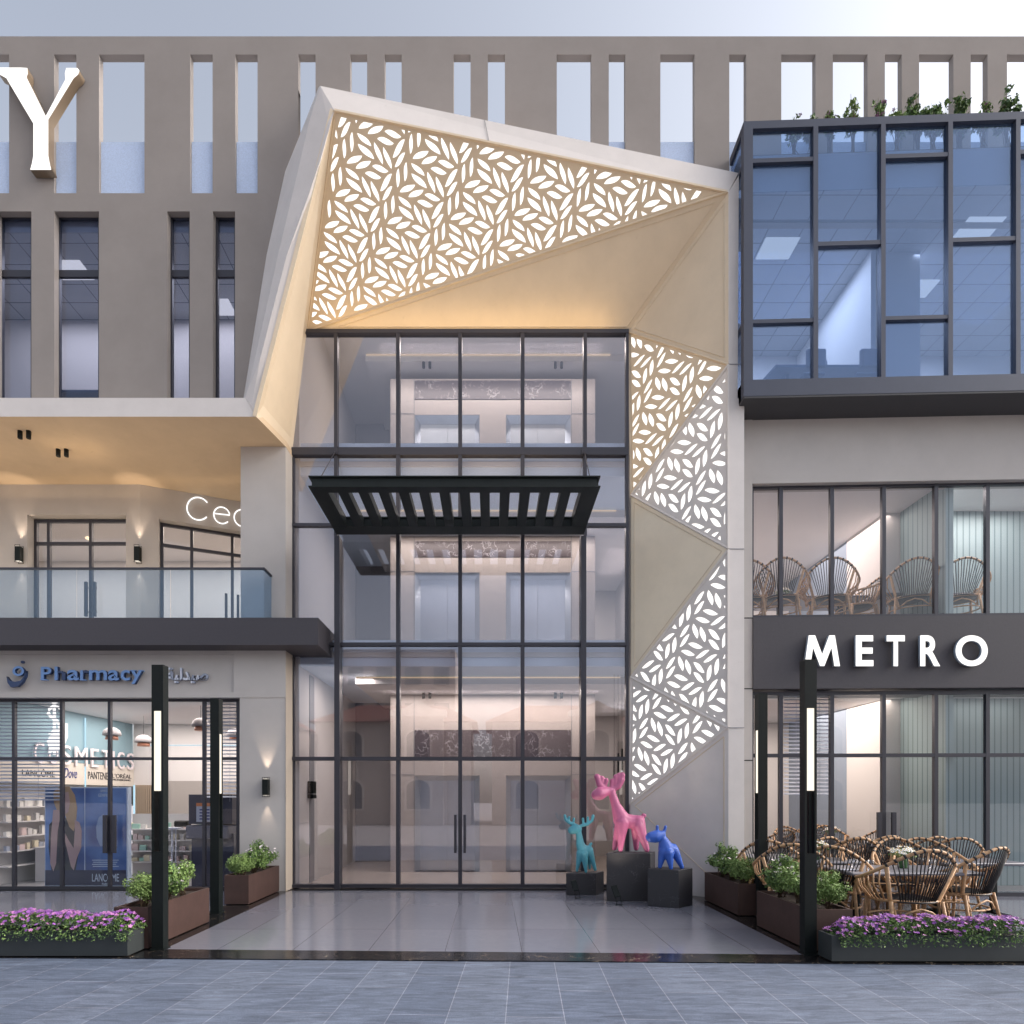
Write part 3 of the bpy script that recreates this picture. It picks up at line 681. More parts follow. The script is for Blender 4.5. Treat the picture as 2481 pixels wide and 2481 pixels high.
# =================================================================== LOBBY (glass facade + interior)
YG = 10.2
lob = thing('glass_facade', 'tall glazed lobby facade with dark mullions inside the cream portal', 'glass facade', (0, YG, 0))
gx0, gx1 = XX(709, YG), XX(1522, YG)
zc = lambda y: ZZ(y, YG)
thin = [815, 965, 1115, 1266, 1417]
fr = B()
for px in (965, 1115, 1266): box(fr, XX(px-4.5, YG), XX(px+4.5, YG), YG-.05, YG+.07, .06, zc(806))
build('mullion', fr, M_FRAME, lob)
for px in (815, 1417):
    b = B(); box(b, XX(px-4, YG), XX(px+4, YG), YG-.05, YG+.07, zc(1300), zc(806)); build('mullion', b, M_FRAME, lob)
    c = 817.5 if px < 1000 else 1413.5
    b = B(); box(b, XX(c-6.3, 10.1), XX(c+6.3, 10.1), 10.06, 10.26, .0, ZZ(1300, 10.1)); build('post', b, M_FRAME, lob)
b = B(); box(b, gx0, gx0+.035, YG-.03, YG+.04, .06, zc(1108)); build('mullion', b, M_FRAME, lob)
b = B(); box(b, gx1-.05, gx1, YG-.05, YG+.05, .06, zc(806)); build('mullion', b, M_FRAME, lob)
tr = [(1834, 1843), (1558.5, 1566), (1088, 1106), (803, 812), (2142, 2150)]
for a, b_ in tr:
    b = B(); box(b, gx0+.001, gx1-.001, YG-.058, YG+.058, zc(b_), zc(a)); build('transom', b, M_FRAME, lob)
for a, c in ((709, 812), (1419, 1522)):
    b = B(); box(b, XX(a, YG), XX(c, YG), YG-.046, YG+.046, zc(1277), zc(1270)); build('transom', b, M_FRAME, lob)
cols = [709, 817, 965, 1115, 1266, 1415, 1522]; rows = [2150, 1838, 1562, 1097, 806]
for i in range(6):
    for k in range(4):
        b = B(); box(b, XX(cols[i], YG)+.01, XX(cols[i+1], YG)-.01, YG-.006, YG+.006, zc(rows[k])+.01, zc(rows[k+1])-.01); build('pane', b, G_LOBBY, lob)
for px in (1103.5, 1126):
    b = B(); box(b, XX(px-3, 10.1), XX(px+3, 10.1), 10.04, 10.08, ZZ(2066, 10.1), ZZ(1974, 10.1))
    for yy in (2060, 1980): box(b, XX(px, 10.1)-.01, XX(px, 10.1)+.01, 10.08, 10.15, ZZ(yy, 10.1)-.01, ZZ(yy, 10.1)+.01)
    build('handle', b, M_FRAME, lob)
# interior structure
inn = thing('entrance_lobby', 'pale stone lift lobby of three floors behind the glass facade', 'lobby', (0, 12.4, 0))
for z0, z1 in ((3.95, 4.42), (7.36, 7.95)):
    build('floor_slab', bx(-3.45, 3.4, 10.36, 15.8, z0, z1), mat('slab_skylight_tint', (.74, .85, 1.0), .7), inn)  # blue sky light and extra brightness put into the shaded slab's colour
    build('slab_step', bx(-3.45, 2.6, 10.32, 10.36, z0+.16, z0+.24), M_WALLI, inn)
build('lobby_ceiling', bx(-3.45, 3.4, 10.42, 15.8, 10.9, 11.0), M_CEIL, inn)
build('lobby_wall', prism(B(), [(-3.50, 10.3), (-3.42, 10.3), (-3.38, 15.8), (-3.50, 15.8)], 0, 11), M_WALLI, inn)
build('lobby_wall', bx(3.4, 3.5, 10.3, 15.8, 0, 11), M_WALLI, inn)
build('lobby_wall', bx(2.42, 3.4, 10.25, 10.3, 0, 11), M_WALLI, inn)
build('lobby_wall', bx(-3.5, 3.5, 15.8, 15.9, 0, 11), M_WALLI, inn)
build('alcove_wall', bx(-3.38, -2.17, 14.4, 14.5, 0, 11), M_GREYW, inn)
cx0, cx1 = XX(946, 12.4), XX(1442, 12.4)
for fl, zt0, ptop, mt, mb in ((0, 3.82, 1879, 1768.5, 1835), (4.43, 7.2, 1387, 1312, 1350), (7.96, 10.58, 1005, 923, 968)):
    zz_ = lambda y: ZZ(y, 12.4)
    core = B(); L = cx1-cx0
    hl = [(XX(a, 12.4)-cx0, XX(c, 12.4)-cx0, fl+.0, zz_(ptop)) for a, c in ((1005, 1162), (1226, 1383))]
    wall_rects(core, (cx0, 12.4), (1, 0), L, fl, zt0, hl, .22)
    box(core, cx0, cx1, 12.63, 12.8, fl, zt0); build('stone_core', core, M_STONE, inn)
    build('marble_band', bx(XX(1005, 12.4), XX(1383, 12.4), 12.385, 12.397, zz_(mb), zz_(mt)), M_MARBLE, inn)
    gr = B()
    for px in (1003.5, 1384.5): box(gr, XX(px, 12.4)-.006, XX(px, 12.4)+.006, 12.392, 12.399, fl, zt0)
    for z in (zz_(ptop)+.02,):
        box(gr, cx0, XX(1003, 12.4), 12.391, 12.399, z-.005, z+.005); box(gr, XX(1385, 12.4), cx1, 12.391, 12.399, z-.005, z+.005)
    build('groove', gr, M_GREYW, inn)
    for a, c in ((1005, 1162), (1226, 1383)):
        x0, x1 = XX(a, 12.4)+.003, XX(c, 12.4)-.003; zt1 = zz_(ptop)-.003; l = B()
        # splayed steel surround
        i0, i1, zi = x0+.10, x1-.10, zt1-.10
        for q in ([(x0, 12.405, fl), (x0, 12.405, zt1), (i0, 12.56, zi), (i0, 12.56, fl)], [(x1, 12.405, zt1), (x1, 12.405, fl), (i1, 12.56, fl), (i1, 12.56, zi)], [(x0, 12.405, zt1), (x1, 12.405, zt1), (i1, 12.56, zi), (i0, 12.56, zi)]):
            l.faces.new([l.verts.new(p) for p in q])
        lo = build('lift_door', l, M_STEEL, inn)
        m_ = (i0+i1)/2
        build('door_leaf', bx(i0, m_-.003, 12.565, 12.60, fl+.01, zi), M_STEEL, lo); build('door_leaf', bx(m_+.003, i1, 12.565, 12.60, fl+.01, zi), M_STEEL, lo)
led = [(11.2, 3.935), (11.55, 7.345), (12.1, 10.885)]
for k, (y, z) in enumerate(led):
    build('led_strip', bx(-2.62, 2.5, y, y+.03, z-.014, z), M_LED, inn)
    build('dropped_ceiling', bx(-2.64, 3.39, y+.032, 15.7, z-.13, z+.012), M_CEIL, inn)
COVES = led
def area(name, loc, sx, sy, e, col=(1, .86, .76), rot=(0, 0, 0), spread=None):
    l = bpy.data.lights.new(name, 'AREA'); l.shape = 'RECTANGLE'; l.size = sx; l.size_y = sy; l.energy = e; l.color = col
    if spread: l.spread = radians(spread)
    o = bpy.data.objects.new(name, l); COL.objects.link(o); o.location = loc; o.rotation_euler = rot; return o
area('lobby_light', (0, 11.9, 3.78), 4.5, .3, 42); area('lobby_light', (-2.6, 11.2, 3.90), .6, .6, 9); area('lobby_light', (0, 11.9, 7.19), 4.5, .3, 32); area('lobby_light', (0, 11.7, 10.7), 4.5, .3, 32)
area('lobby_light', (2.9, 13.5, 3.7), .6, 1.5, 16); area('lobby_light', (2.9, 13.5, 7.1), .6, 1.5, 16)
area('terrace_room_light', (-8.5, 12.8, 7.38), 6, 1.2, 60, (1, .86, .72)); area('terrace_room_light', (-5, 13.4, 7.38), 1.5, .8, 20, (1, .86, .72))
# lobby wall lamps with white strip, pendants, spots, reception block
def cyl(bm, x, y, z0, z1, r, n=12): return lathe(bm, [(r, z0), (r, z1)], (x, y, 0), n)
def sconce(x, y, z, label, group, ang=0, on=True):
    t = thing('wall_lamp', label, 'wall lamp', (x, y, z), group)
    b = B(); box(b, x-.052, x+.052, y-.11, y-.02, z-.135, z+.135); build('lamp_body', bevel(b, .006), M_BLACK, t)
    b = B(); box(b, x-.03, x+.03, y-.02, y+.0, z-.06, z+.06); build('bracket', b, M_BLACK, t)
    c = B()
    for s in (1, -1):
        zz0 = z+s*.137; zz1 = z+s*.16
        for dx, dy in ((-.05, -.108), (.045, -.108), (-.05, -.025), (.045, -.025)): box(c, x+dx, x+dx+.006, y+dy, y+dy+.006, min(zz0, zz1), max(zz0, zz1))
        box(c, x-.05, x+.051, y-.108, y-.102, min(zz1, zz1+s*.006), max(zz1, zz1+s*.006)); box(c, x-.05, x+.051, y-.025, y-.019, min(zz1, zz1+s*.006), max(zz1, zz1+s*.006))
    build('grille', c, M_BLACK, t)
    for s in (1, -1):
        build('lens', bx(x-.035, x+.035, y-.095, y-.035, z+s*.139-.002, z+s*.139+.002), M_LAMP, t)
        if on:
            l = bpy.data.lights.new('lamp_beam', 'SPOT'); l.energy = 10 if s > 0 else 4.5; l.spot_size = radians(46); l.spot_blend = .8; l.color = (1, .78, .58); l.shadow_soft_size = .015
            o = bpy.data.objects.new('lamp_beam', l); COL.objects.link(o); o.location = (x, y-.075, z+s*.165); o.rotation_euler = ((pi if s > 0 else 0)+(-.05*s), 0, 0)
    return t
sconce(XX(643.5, 9.80), PYF+.01, ZZ(1907, 9.80), 'black up and down wall lamp on the pier left of the glass facade', 'wall lamps')
sconce(XX(333, 10.98), 11.055, ZZ(1342, 10.98), 'black up and down wall lamp on the terrace wall between the doors', 'wall lamps')
sconce(XX(45, 10.98), 11.055, ZZ(1342, 10.98), 'black wall lamp on the terrace wall at the far left edge', 'wall lamps')
t = thing('wall_lamp', 'black block lamp on the white lobby wall behind the left glass bay', 'wall lamp', (-3.40, 11.0, 1.65), 'wall lamps')
build('lamp_body', bx(-3.42, -3.31, 10.75, 10.95, 1.58, 1.66), M_BLACK, t); build('lamp_body', bx(-3.42, -3.31, 10.75, 10.95, 1.67, 1.90), M_BLACK, t)
build('wall_strip', bx(-3.425, -3.402, 10.85, 11.12, 0, 3.9), M_GREYW, inn)
for i, (px, zb_) in enumerate(((1488, 1.95), (1497.5, 2.0), (1507, 2.05))):
    y_ = 10.95+.05*i; t = thing('pendant_lamp', ['slim black pendant tube behind the right lobby glass, leftmost of three', 'slim black pendant tube behind the right lobby glass, middle of three', 'slim black pendant tube behind the right lobby glass, rightmost of three'][i], 'pendant lamp', (XX(px, y_), y_, zb_), 'slim pendants in the lobby')
    x_ = XX(px, y_); b = B(); cyl(b, x_, y_, zb_+.03*i, zb_+.40+.04*i, .022); build('lamp_tube', b, M_BLACK, t)
    b = B(); cyl(b, x_, y_, zb_+.40+.04*i, 3.93, .004, 6); build('cord', b, M_BLACK, t)
    b = B(); cyl(b, x_, y_, zb_+.03*i-.012, zb_+.03*i-.001, .018); build('light_tip', b, M_LIT, t)
def twin_spot(x, y, z, label, group, r=.028, h=.11, gap=.15):
    t = thing('ceiling_spot', label, 'ceiling spot', (x, y, z), group)
    for s in (-.5, .5):
        b = B(); cyl(b, x+s*gap, y, z-h, z, r); build('spot_tube', b, M_BLACK, t)
    return t
for z_, yy in ((3.80, 'ground'), (10.75, 'top')):
    Ysp = 12.15
    for px, sd_ in ((1034, 'left'), (1353, 'right')):
        twin_spot(XX(px, Ysp), Ysp, z_, 'pair of small black ceiling spots above the %s lift on the %s floor' % (sd_, yy), 'twin spots in the lobby', .03, .12, .13)
twin_spot(XX(151, 9.95), 9.95, ZS, 'pair of black spots on the terrace soffit left of the pillar', 'twin spots under the terrace soffit', .035, .12, .14)
twin_spot(XX(59, 9.45), 9.45, ZS, 'pair of black spots on the terrace soffit near the left edge', 'twin spots under the terrace soffit', .035, .12, .14)
build('reception_block', bx(2.55, 2.95, 11.6, 12.1, 0, .95), mat('reception_grey', (.5, .54, .6), .5), None)
tag(bpy.data.objects['reception_block'], 'small pale reception counter behind the lobby glass at the statues', 'counter')
# floor seen through the opening of jamb, box closing the jamb sides
build('side_wall', prism(B(), [(2.62, 10.24), (3.66, 9.22), (3.70, 9.30), (3.5, 10.24)], 0, 9.2), M_WALLI, inn)

# =================================================================== GLASS BAY (upper right)
SL = -.031
def rp(px, Y0, X0=3.869):
    k = (px-PX)/F; X = k*(Y0-SL*X0)/(1-SL*k); return X, Y0+SL*(X-X0)
bay = thing('glass_bay', 'projecting blue glass box with navy frame above the cafe', 'bay window', (3.87, 8.85, 7.74))
def rprism(bm, x0, x1, Y0, k0, k1, z0, z1, X0=3.869):
    f = lambda x, k: (x, Y0+SL*(x-X0)+k)
    return prism(bm, [f(x0, k0), f(x1, k0), f(x1, k1), f(x0, k1)], z0, z1)
BX0 = 3.869; BXE = 13.0; zb0, zb1, zt0, zt1 = 7.745, 7.995, 11.84, 11.955
b = B(); rprism(b, BX0, BXE, 8.85, 0, .5, zb0, zb1); build('bottom_beam', b, M_NAVY, bay)
b = B(); rprism(b, BX0+.004, BXE, 8.85, .004, .75, zb0-.03, zb0-.002); build('underside', b, mat('bay_underside', (.05, .05, .055), .6), bay)
b = B(); rprism(b, BX0, BXE, 8.85, 0, .09, zt0, zt1); build('top_rail', b, M_NAVY, bay)
b = B(); rprism(b, BX0, XX(1824, 8.85), 8.85, .0, .10, zb1, zt0); build('corner_post', b, M_NAVY, bay)
mulp = [(1971, 1982.5), (2135, 2146), (2298, 2309), (2462, 2473)]
ml = [(rp(a, 8.85)[0], rp(c, 8.85)[0]) for a, c in mulp]
for a, c in ml: b = B(); rprism(b, a, c, 8.85, 0, .09, zb1, zt0); build('mullion', b, M_NAVY, bay)
edges = [XX(1824, 8.85)]+[v for q in ml for v in q]+[BXE]
zz8 = lambda y: ZZ(y, 8.85)
trz = [[(394, 384), (783, 774)], [(600, 590)], [(394, 384), (783, 774)], [(600, 590)], [(394, 384)]]
for i in range(5):
    x0, x1 = edges[2*i], edges[2*i+1]
    zs_ = [zb1]
    for yb, yt_ in trz[i][::-1]:
        b = B(); rprism(b, x0, x1, 8.85, .006, .08, zz8(yb), zz8(yt_)); build('transom', b, M_NAVY, bay); zs_ += [zz8(yb), zz8(yt_)]
    zs_.append(zt0)
    for k in range(0, len(zs_), 2):
        b = B(); rprism(b, x0-.01, x1+.01, 8.85, .05, .058, zs_[k]-.01, zs_[k+1]+.01); build('pane', b, G_BAY, bay)
# side (left) face of the bay
b = B(); box(b, BX0, BX0+.06, 8.95, 9.37, zt0, zt1); box(b, BX0, BX0+.06, 8.95, 9.37, zb0, zb1); box(b, BX0+.003, BX0+.05, 8.95, 9.37, zz8(394), zz8(384)); box(b, BX0+.003, BX0+.05, 8.95, 9.37, zz8(783), zz8(774))
build('side_frame', b, M_NAVY, bay); build('pane', bx(BX0+.02, BX0+.028, 8.95, 9.37, zb1, zt0), G_BAY, bay)
# room inside
bi = B(); rprism(bi, BX0+.05, BXE, 8.85, .12, .26, 10.97, 11.55); build('spandrel', bi, M_WALLI, bay)
b = B(); rprism(b, BX0+.05, BXE, 8.85, .10, 3.6, 10.95, 10.968); build('ceiling', b, M_CTILE, bay)
b = B(); rprism(b, BX0+.05, BXE, 8.85, .12, 3.6, 7.84, 7.9); build('floor', b, M_WALLI, bay)
build('back_wall', bx(3.5, BXE, 12.25, 12.33, 7.8, 10.95), M_WALLI, bay); build('side_wall', bx(3.8, 3.86, 9.4, 12.25, 7.8, 10.95), M_WALLI, bay)
build('partition', bx(6.48, 6.56, 9.86, 12.25, 7.9, 10.94), M_WALLI, bay); build('column', bx(6.75, 7.35, 9.9, 10.3, 7.9, 10.94), M_WALLI, bay)
tro = B(); rprism(tro, BX0+.05, BXE, 8.85, .265, .47, 11.5, 11.72); build('soil_bed', tro, M_SOIL, bay)
for i, (x0, x1, y0, y1) in enumerate(((4.586, 5.16, 9.64, 10.03), (7.65, 8.11, 10.43, 10.8), (3.95, 4.2, 11.3, 11.6), (7.7, 8.3, 9.3, 9.64))):
    tag(build('ceiling_light', bx(x0, x1, y0, y1, 10.938, 10.948), M_LITP), ['square lit ceiling panel inside the first bay of the blue glass box', 'lit ceiling panel cut off by the column inside the blue glass box', 'small sliver of lit panel deep in the left of the blue glass box', 'lit ceiling panel at the right edge of the blue glass box'][i], 'ceiling light', 'lit ceiling panels in the glass bay')
area('bay_light', (5.2, 10.6, 10.9), 2.0, 1.5, 40, (.95, .93, 1)); area('bay_light', (8.5, 10.6, 10.9), 2.5, 1.5, 40, (.95, .93, 1))
area('office_light', (-7.4, 10.4, 10.9), 3, .9, 22, (.97, .93, .95)); area('office_light', (-5, 10.6, 10.9), 2, .9, 12, (.97, .93, .95))
MD = mat('bay_desk', (.16, .21, .33), .5)
desk('office_desk', 'blue meeting table inside the glass bay behind the second pane', 5.55, 9.75, 7.9, 1.15, MD)
def office_chair(x, y, z, label, yaw=0):
    t = thing('office_chair', label, 'chair', (x, y, z), 'office chairs in the glass bay')
    b = B(); prism(b, [(x-.14, y-.03), (x+.14, y-.03), (x+.17, y+.03), (x-.17, y+.03)], z+.50, z+.80); bevel(b, .02); build('backrest', b, MD, t)
    b = B(); box(b, x-.18, x+.18, y+.04, y+.42, z+.42, z+.48); bevel(b, .02); build('seat', b, MD, t)
    for sx in (-.15, .15): build('leg', tube(B(), [(x+sx*.5, y+.2, z+.42), (x+sx, y+.1, z+.2), (x+sx*1.6, y, z)], .015), MD, t)
office_chair(5.15, 9.15, 7.9, 'pale blue office chair near the left end of the table in the glass bay'); office_chair(6.0, 9.15, 7.9, 'pale blue office chair near the right end of the table in the glass bay')
t = thing('table_speaker', 'small round topped device standing on the table in the glass bay', 'device', (5.55, 9.72, 8.64))
b = B(); prism(b, [(5.46, 9.65), (5.64, 9.65), (5.64, 9.8), (5.46, 9.8)], 8.66, 8.95); bevel(b, .04); build('device_body', b, MD, t)
build('device_foot', bx(5.50, 5.60, 9.68, 9.77, 8.641, 8.662), MD, t); build('knob', bx(5.54, 5.56, 9.71, 9.73, 8.951, 8.99), MD, t)

# =================================================================== RIGHT WING: wall, cafe fronts
rw = thing('cafe_wing', 'pale stucco right wing with dark sign band below the glass bay', 'building wing', (4, 9.36, 0))
RX = XX(1804, 9.36)
b = B(); rprism(b, RX-.1, RX+.125, 9.36, 0, .3, 0, 7.80, RX); build('column', b, M_STUC, rw)
WH = 1.6+761*9.36/1400
b = B(); rprism(b, RX+.125, 14, 9.36, .012, .3, WH, 7.80, RX); build('upper_wall', b, M_STUC, rw)
b = B(); rprism(b, RX+.127, 14, 9.36, -.03, .9, 3.352, 4.505, RX); build('sign_band', b, M_DARK, rw)
for zz0 in (4.505, 3.36, 2.2): b = B(); rprism(b, RX-.1, RX+.126, 9.36, -.003, .01, zz0-.008, zz0+.008, RX); build('joint', b, M_BLACK, rw)
b = B(); rprism(b, RX+.1, 14, 9.36, .12, 5, 6.8, 6.9, RX); build('cafe_ceiling', b, M_CEIL, rw)
b = B(); rprism(b, RX+.1, 14, 9.36, .12, 5, 3.40, 3.50, RX); build('cafe_ceiling', b, M_CEIL, rw)
b = B(); rprism(b, RX+.1, 14, 9.36, .9, 5, 4.46, 4.56, RX); build('cafe_floor', b, M_WALLI, rw)
for z0, z1 in ((0, 3.4), (4.56, 6.8)):
    build('back_wall', bx(3.6, 14, 14.0, 14.1, z0, z1), M_WALLI, rw); build('left_wall', bx(3.52, 3.6, 9.7, 14, z0, z1), M_WALLI, rw)
    build('pier', bx(7.2, 7.47, 10.56, 11.7, z0, z1), M_WALLI, rw); build('fluted_wall', bx(7.47, 7.6, 9.5, 10.55, z0, z1), M_FLUTE, rw)
    build('inner_wall', bx(7.6, 14, 10.5, 10.55, z0, z1), M_FLUTE, rw)
    build('inner_wall', bx(7.21, 7.3, 11.71, 14, z0, z1), mat('dusk_blue_wall', (.25, .30, .38), .8), rw)
def sx_(px, Y=9.45): return rp(px, Y, RX)[0]-RX
g0 = RX+.127
for nm, lb, z0, z1, trn in (('cafe_window', 'upper cafe window with slim dark mullions above the sign band', 4.52, WH+.02, []), ('cafe_shopfront', 'ground floor cafe glazing with tall door handles behind the wicker chairs', 0.0, 3.33, [2.285])):
    mu = [sx_(p)-.127 for p in (1893, 2017, 2143, 2270, 2395)]
    hd = (mu[2]-.115, mu[2]+.115) if trn else ()
    glazing(nm, lb, 'window' if not trn else 'shopfront', (g0, 9.36+SL*.127), (1, SL), 9.0, z0, z1, mu, trn, .10, G_SHOP, .06, hd, (.55, 1.36), hw=.065)
area('cafe_light', (6.0, 11.6, 3.38), 2.6, 2.6, 60, (1, .86, .74)); area('cafe_light', (5.8, 11.6, 6.75), 3, 2.6, 45, (1, .86, .78)); area('cafe_light', (5.2, 10.0, 3.38), 2.2, .5, 25, (1, .86, .74))
area('cafe_light', (8.5, 9.9, 6.75), 2, .6, 22, (1, .9, .85)); area('cafe_light', (8.5, 9.9, 3.38), 2, .6, 22, (1, .9, .85))

# =================================================================== PHARMACY
ph0 = XX(-220, 10.05); ph1 = XX(580, 10.05)
mu = [XX(p, 10.05)-ph0 for p in (-90, 33, 149, 265, 381, 494)]
hx = [XX(p, 9.98)-ph0 for p in (254, 276)]
glazing('pharmacy_shopfront', 'pharmacy shopfront glazing with dark frame and tall door handles', 'shopfront', (ph0, 9.87), (1, 0), ph1-ph0, .0, zb+.01, mu, [ZZ(1838, 10.05)], .17, G_SHOP, .05, hx, (ZZ(2067, 9.98), ZZ(1975, 9.98)), hw=.06)
phb = thing('pharmacy_interior', 'bright pharmacy room with blue side wall and cream fascia', 'shop interior', (-8.7, 12, 0))
PB = mat('pharmacy_blue', (.24, .37, .43), .7)
XL = -8.72
build('side_wall', bx(XL-.1, XL, 10.2, 14.05, 2.33, 3.38), PB, phb); build('side_wall', bx(XL-.42, XL-.32, 10.2, 14.05, 0, 1.86), M_WALLI, phb)
build('cream_fascia', bx(XL-.3, XL+.03, 10.2, 14.05, 1.87, 2.32), mat('cream_board', (.72, .66, .58), .6), phb)
build('back_wall', bx(-8.7, -3.6, 14.06, 14.16, 0, 3.38), M_WALLI, phb); build('right_wall', bx(-3.6, -3.52, 10.2, 14.1, 0, 3.38), M_WALLI, phb)
build('light_line', bx(XL+.031, XL+.04, 12.35, 12.38, 0, 3.3), emi('cool_led', (.55, .85, 1), .5), phb); build('light_line', bx(-8.69, -8.66, 14.03, 14.05, 0, 1.9), MATS['cool_led'], phb)
build('light_line', bx(-8.6, -4.2, 14.045, 14.055, 2.86, 2.875), MATS['cool_led'], phb)
build('hatch', bx(-7.9, -4.6, 14.04, 14.055, 1.05, 2.0), mat('hatch_grey', (.36, .33, .31), .7), phb)
for i in range(14): build('hatch_slat', bx(-8.62+i*.05, -8.60+i*.05, 14.0, 14.055, .9, 1.9), mat('wood_slat', (.45, .36, .27), .6), phb) if i < 12 else None
area('shop_light', (-6.6, 12.2, 3.36), 3.6, 2.4, 75, (1, .9, .82))
# wall lettering inside: white raised letters on the side wall
def wall_text(body, y0, y1, z0, z1, x, m, parent, name='lettering', depth=.03, off=0, shear=0):
    cu = bpy.data.curves.new('t', 'FONT'); cu.body = body; cu.size = 1; cu.extrude = .5; cu.offset = off; cu.shear = shear
    me = curve_mesh(cu); xs = [v.co.x for v in me.vertices]; ys = [v.co.y for v in me.vertices]; a0, a1, b0, b1 = min(xs), max(xs), min(ys), max(ys)
    for v in me.vertices:
        u = (v.co.x-a0)/(a1-a0); t = (v.co.y-b0)/(b1-b0); v.co = Vector((x+(depth if v.co.z > 0 else 0), y0+(y1-y0)*u, z0+(z1-z0)*t))
    me.update(); return mesh_obj(name, me, m, parent)
t = thing('wall_sign', 'raised white cosmetics lettering on the blue pharmacy side wall', 'sign', (XL, 12.5, 2.3))
yy = 10.95
for ch in 'COSMETICS':
    wd_ = {'I': .05, 'M': .36}.get(ch, .24); wall_text(ch, yy, yy+wd_, 2.26, 2.66, XL+.04, M_WHITEF, t, 'letter'); yy += wd_+.12
M_INK = mat('ink_black', (.02, .02, .025), .5); M_INKB = mat('ink_blue', (.02, .03, .2), .5)
for body, y0, y1, z0, z1, m, lb, sh in (('Dove', 11.75, 12.12, 2.0, 2.2, M_INKB, 'blue script brand name on the cream fascia left of the others', .3), ('PANTENE', 12.45, 13.1, 2.0, 2.16, M_INK, 'black brand name in capitals in the middle of the cream fascia', 0), ("L'ORÉAL", 13.25, 13.95, 2.05, 2.17, M_INK, 'thin black brand name at the right end of the cream fascia', 0), ('LANCÔME', 10.7, 11.5, 2.0, 2.15, M_INK, 'thin black brand name at the left of the cream fascia behind the blind', 0)):
    o = wall_text(body, y0, y1, z0, z1, XL+.031, m, None, 'brand_sign', .006, 0, sh); tag(o, lb, 'sign', 'brand names on the pharmacy fascia')
o = wall_text('PROFESSIONNEL', 13.27, 13.93, 1.99, 2.03, XL+.031, M_INK, None, 'brand_sign', .006); tag(o, 'tiny black line of capitals under the rightmost brand name', 'sign', 'brand names on the pharmacy fascia')
# shelving with cartons (side wall, back wall)
M_SHELF = mat('shelf_white', (.6, .58, .58), .5)
def shelf_unit(name, label, pts, rows, depth):      # pts: (x0,y0)-(x1,y1) along which shelves run; depth towards +normal
    (x0, y0), (x1, y1) = pts; d = Vector((x1-x0, y1-y0)); L = d.length; d.normalize(); nr = Vector((d.y, -d.x))
    t = thing(name, label, 'shelving', (x0, y0, 0)); 
    def pt(s, k): return (x0+d.x*s+nr.x*k, y0+d.y*s+nr.y*k)
    for z in rows:
        b = B(); prism(b, [pt(0, 0), pt(0, depth), pt(L, depth), pt(L, 0)][::-1], z-.02, z); bmesh.ops.recalc_face_normals(b, faces=b.faces); build('shelf', b, M_SHELF, t)
    b = B(); prism(b, [pt(0, -.02), pt(0, 0), pt(L, 0), pt(L, -.02)][::-1], 0, rows[-1]+.3); bmesh.ops.recalc_face_normals(b, faces=b.faces); build('back_panel', b, M_SHELF, t)
    return pt, L
cart_cols = [(.7, .68, .64), (.6, .58, .56), (.35, .6, .5), (.65, .5, .48), (.3, .33, .4), (.7, .62, .45)]
CM = [mat('carton_%s' % n, c, .5) for n, c in zip(('white', 'grey', 'mint', 'pink', 'slate', 'cream'), cart_cols)]
protos = []
for i, n in enumerate(('white', 'grey', 'mint green', 'pink', 'slate blue', 'cream')):
    b = bx(-.04, .04, -.03, .03, 0, .14); bevel(b, .003); o = build('carton', b, CM[i]); o.hide_render = False; protos.append(o); tag(o, '%s medicine carton standing on the pharmacy shelves' % n, 'carton', 'cartons on the pharmacy shelves')
used = set()
CN = ('white', 'grey', 'mint green', 'pink', 'slate blue', 'cream')
def put_carton(k, x, y, z, s, rz=0, where='on the pharmacy shelves'):
    o = protos[k]
    if k in used: o = o.copy(); COL.objects.link(o)
    used.add(k); o.location = (x, y, z); o.scale = s; o.rotation_euler.z = rz; o['label'] = '%s medicine carton %s' % (CN[k], where); o['group'] = '%s cartons %s' % (CN[k], where)
rnd = random.Random(3)
pt, L = shelf_unit('wall_shelving', 'white wall shelving with small cartons under the cream fascia', ((-9.0, 10.4), (-9.0, 14.0)), [.35, .62, .89, 1.16, 1.43], .3)
for r, z in enumerate([.62, .89, 1.16, 1.43]):
    s = .1
    while s < L-.1:
        x, y = pt(s, .2); w_ = rnd.uniform(.8, 1.6); k = rnd.choice([0, 0, 1, 3, 4, 5]); put_carton(k, x, y, z, (w_, 1, rnd.uniform(.6, 1.2)), pi/2, 'on the %s shelf of the wall shelving' % ['lowest', 'second lowest', 'second highest', 'top'][r]); s += .08*w_+rnd.choice([.02, .03, .12])
pt, L = shelf_unit('gondola_shelving', 'low white gondola of cartons in the middle of the pharmacy', ((-7.45, 12.0), (-4.3, 12.0)), [.3, .52, .74, .96], .32)
for z in (.3, .52, .74, .96):
    s = .08
    while s < L-.1:
        x, y = pt(s, .2); w_ = rnd.uniform(.8, 2.0); k = rnd.choice([0, 0, 1, 2, 3, 5]); put_carton(k, x, y, z, (w_, 1, rnd.uniform(.5, 1.0)), 0, 'on the %s shelf of the low gondola' % {.3: 'lowest', .52: 'second lowest', .74: 'second highest', .96: 'top'}[z]); s += .08*w_+rnd.choice([.015, .03, .1])
for k in range(6):
    if k not in used: put_carton(k, -5, 11.8, .96, (1, 1, 1))
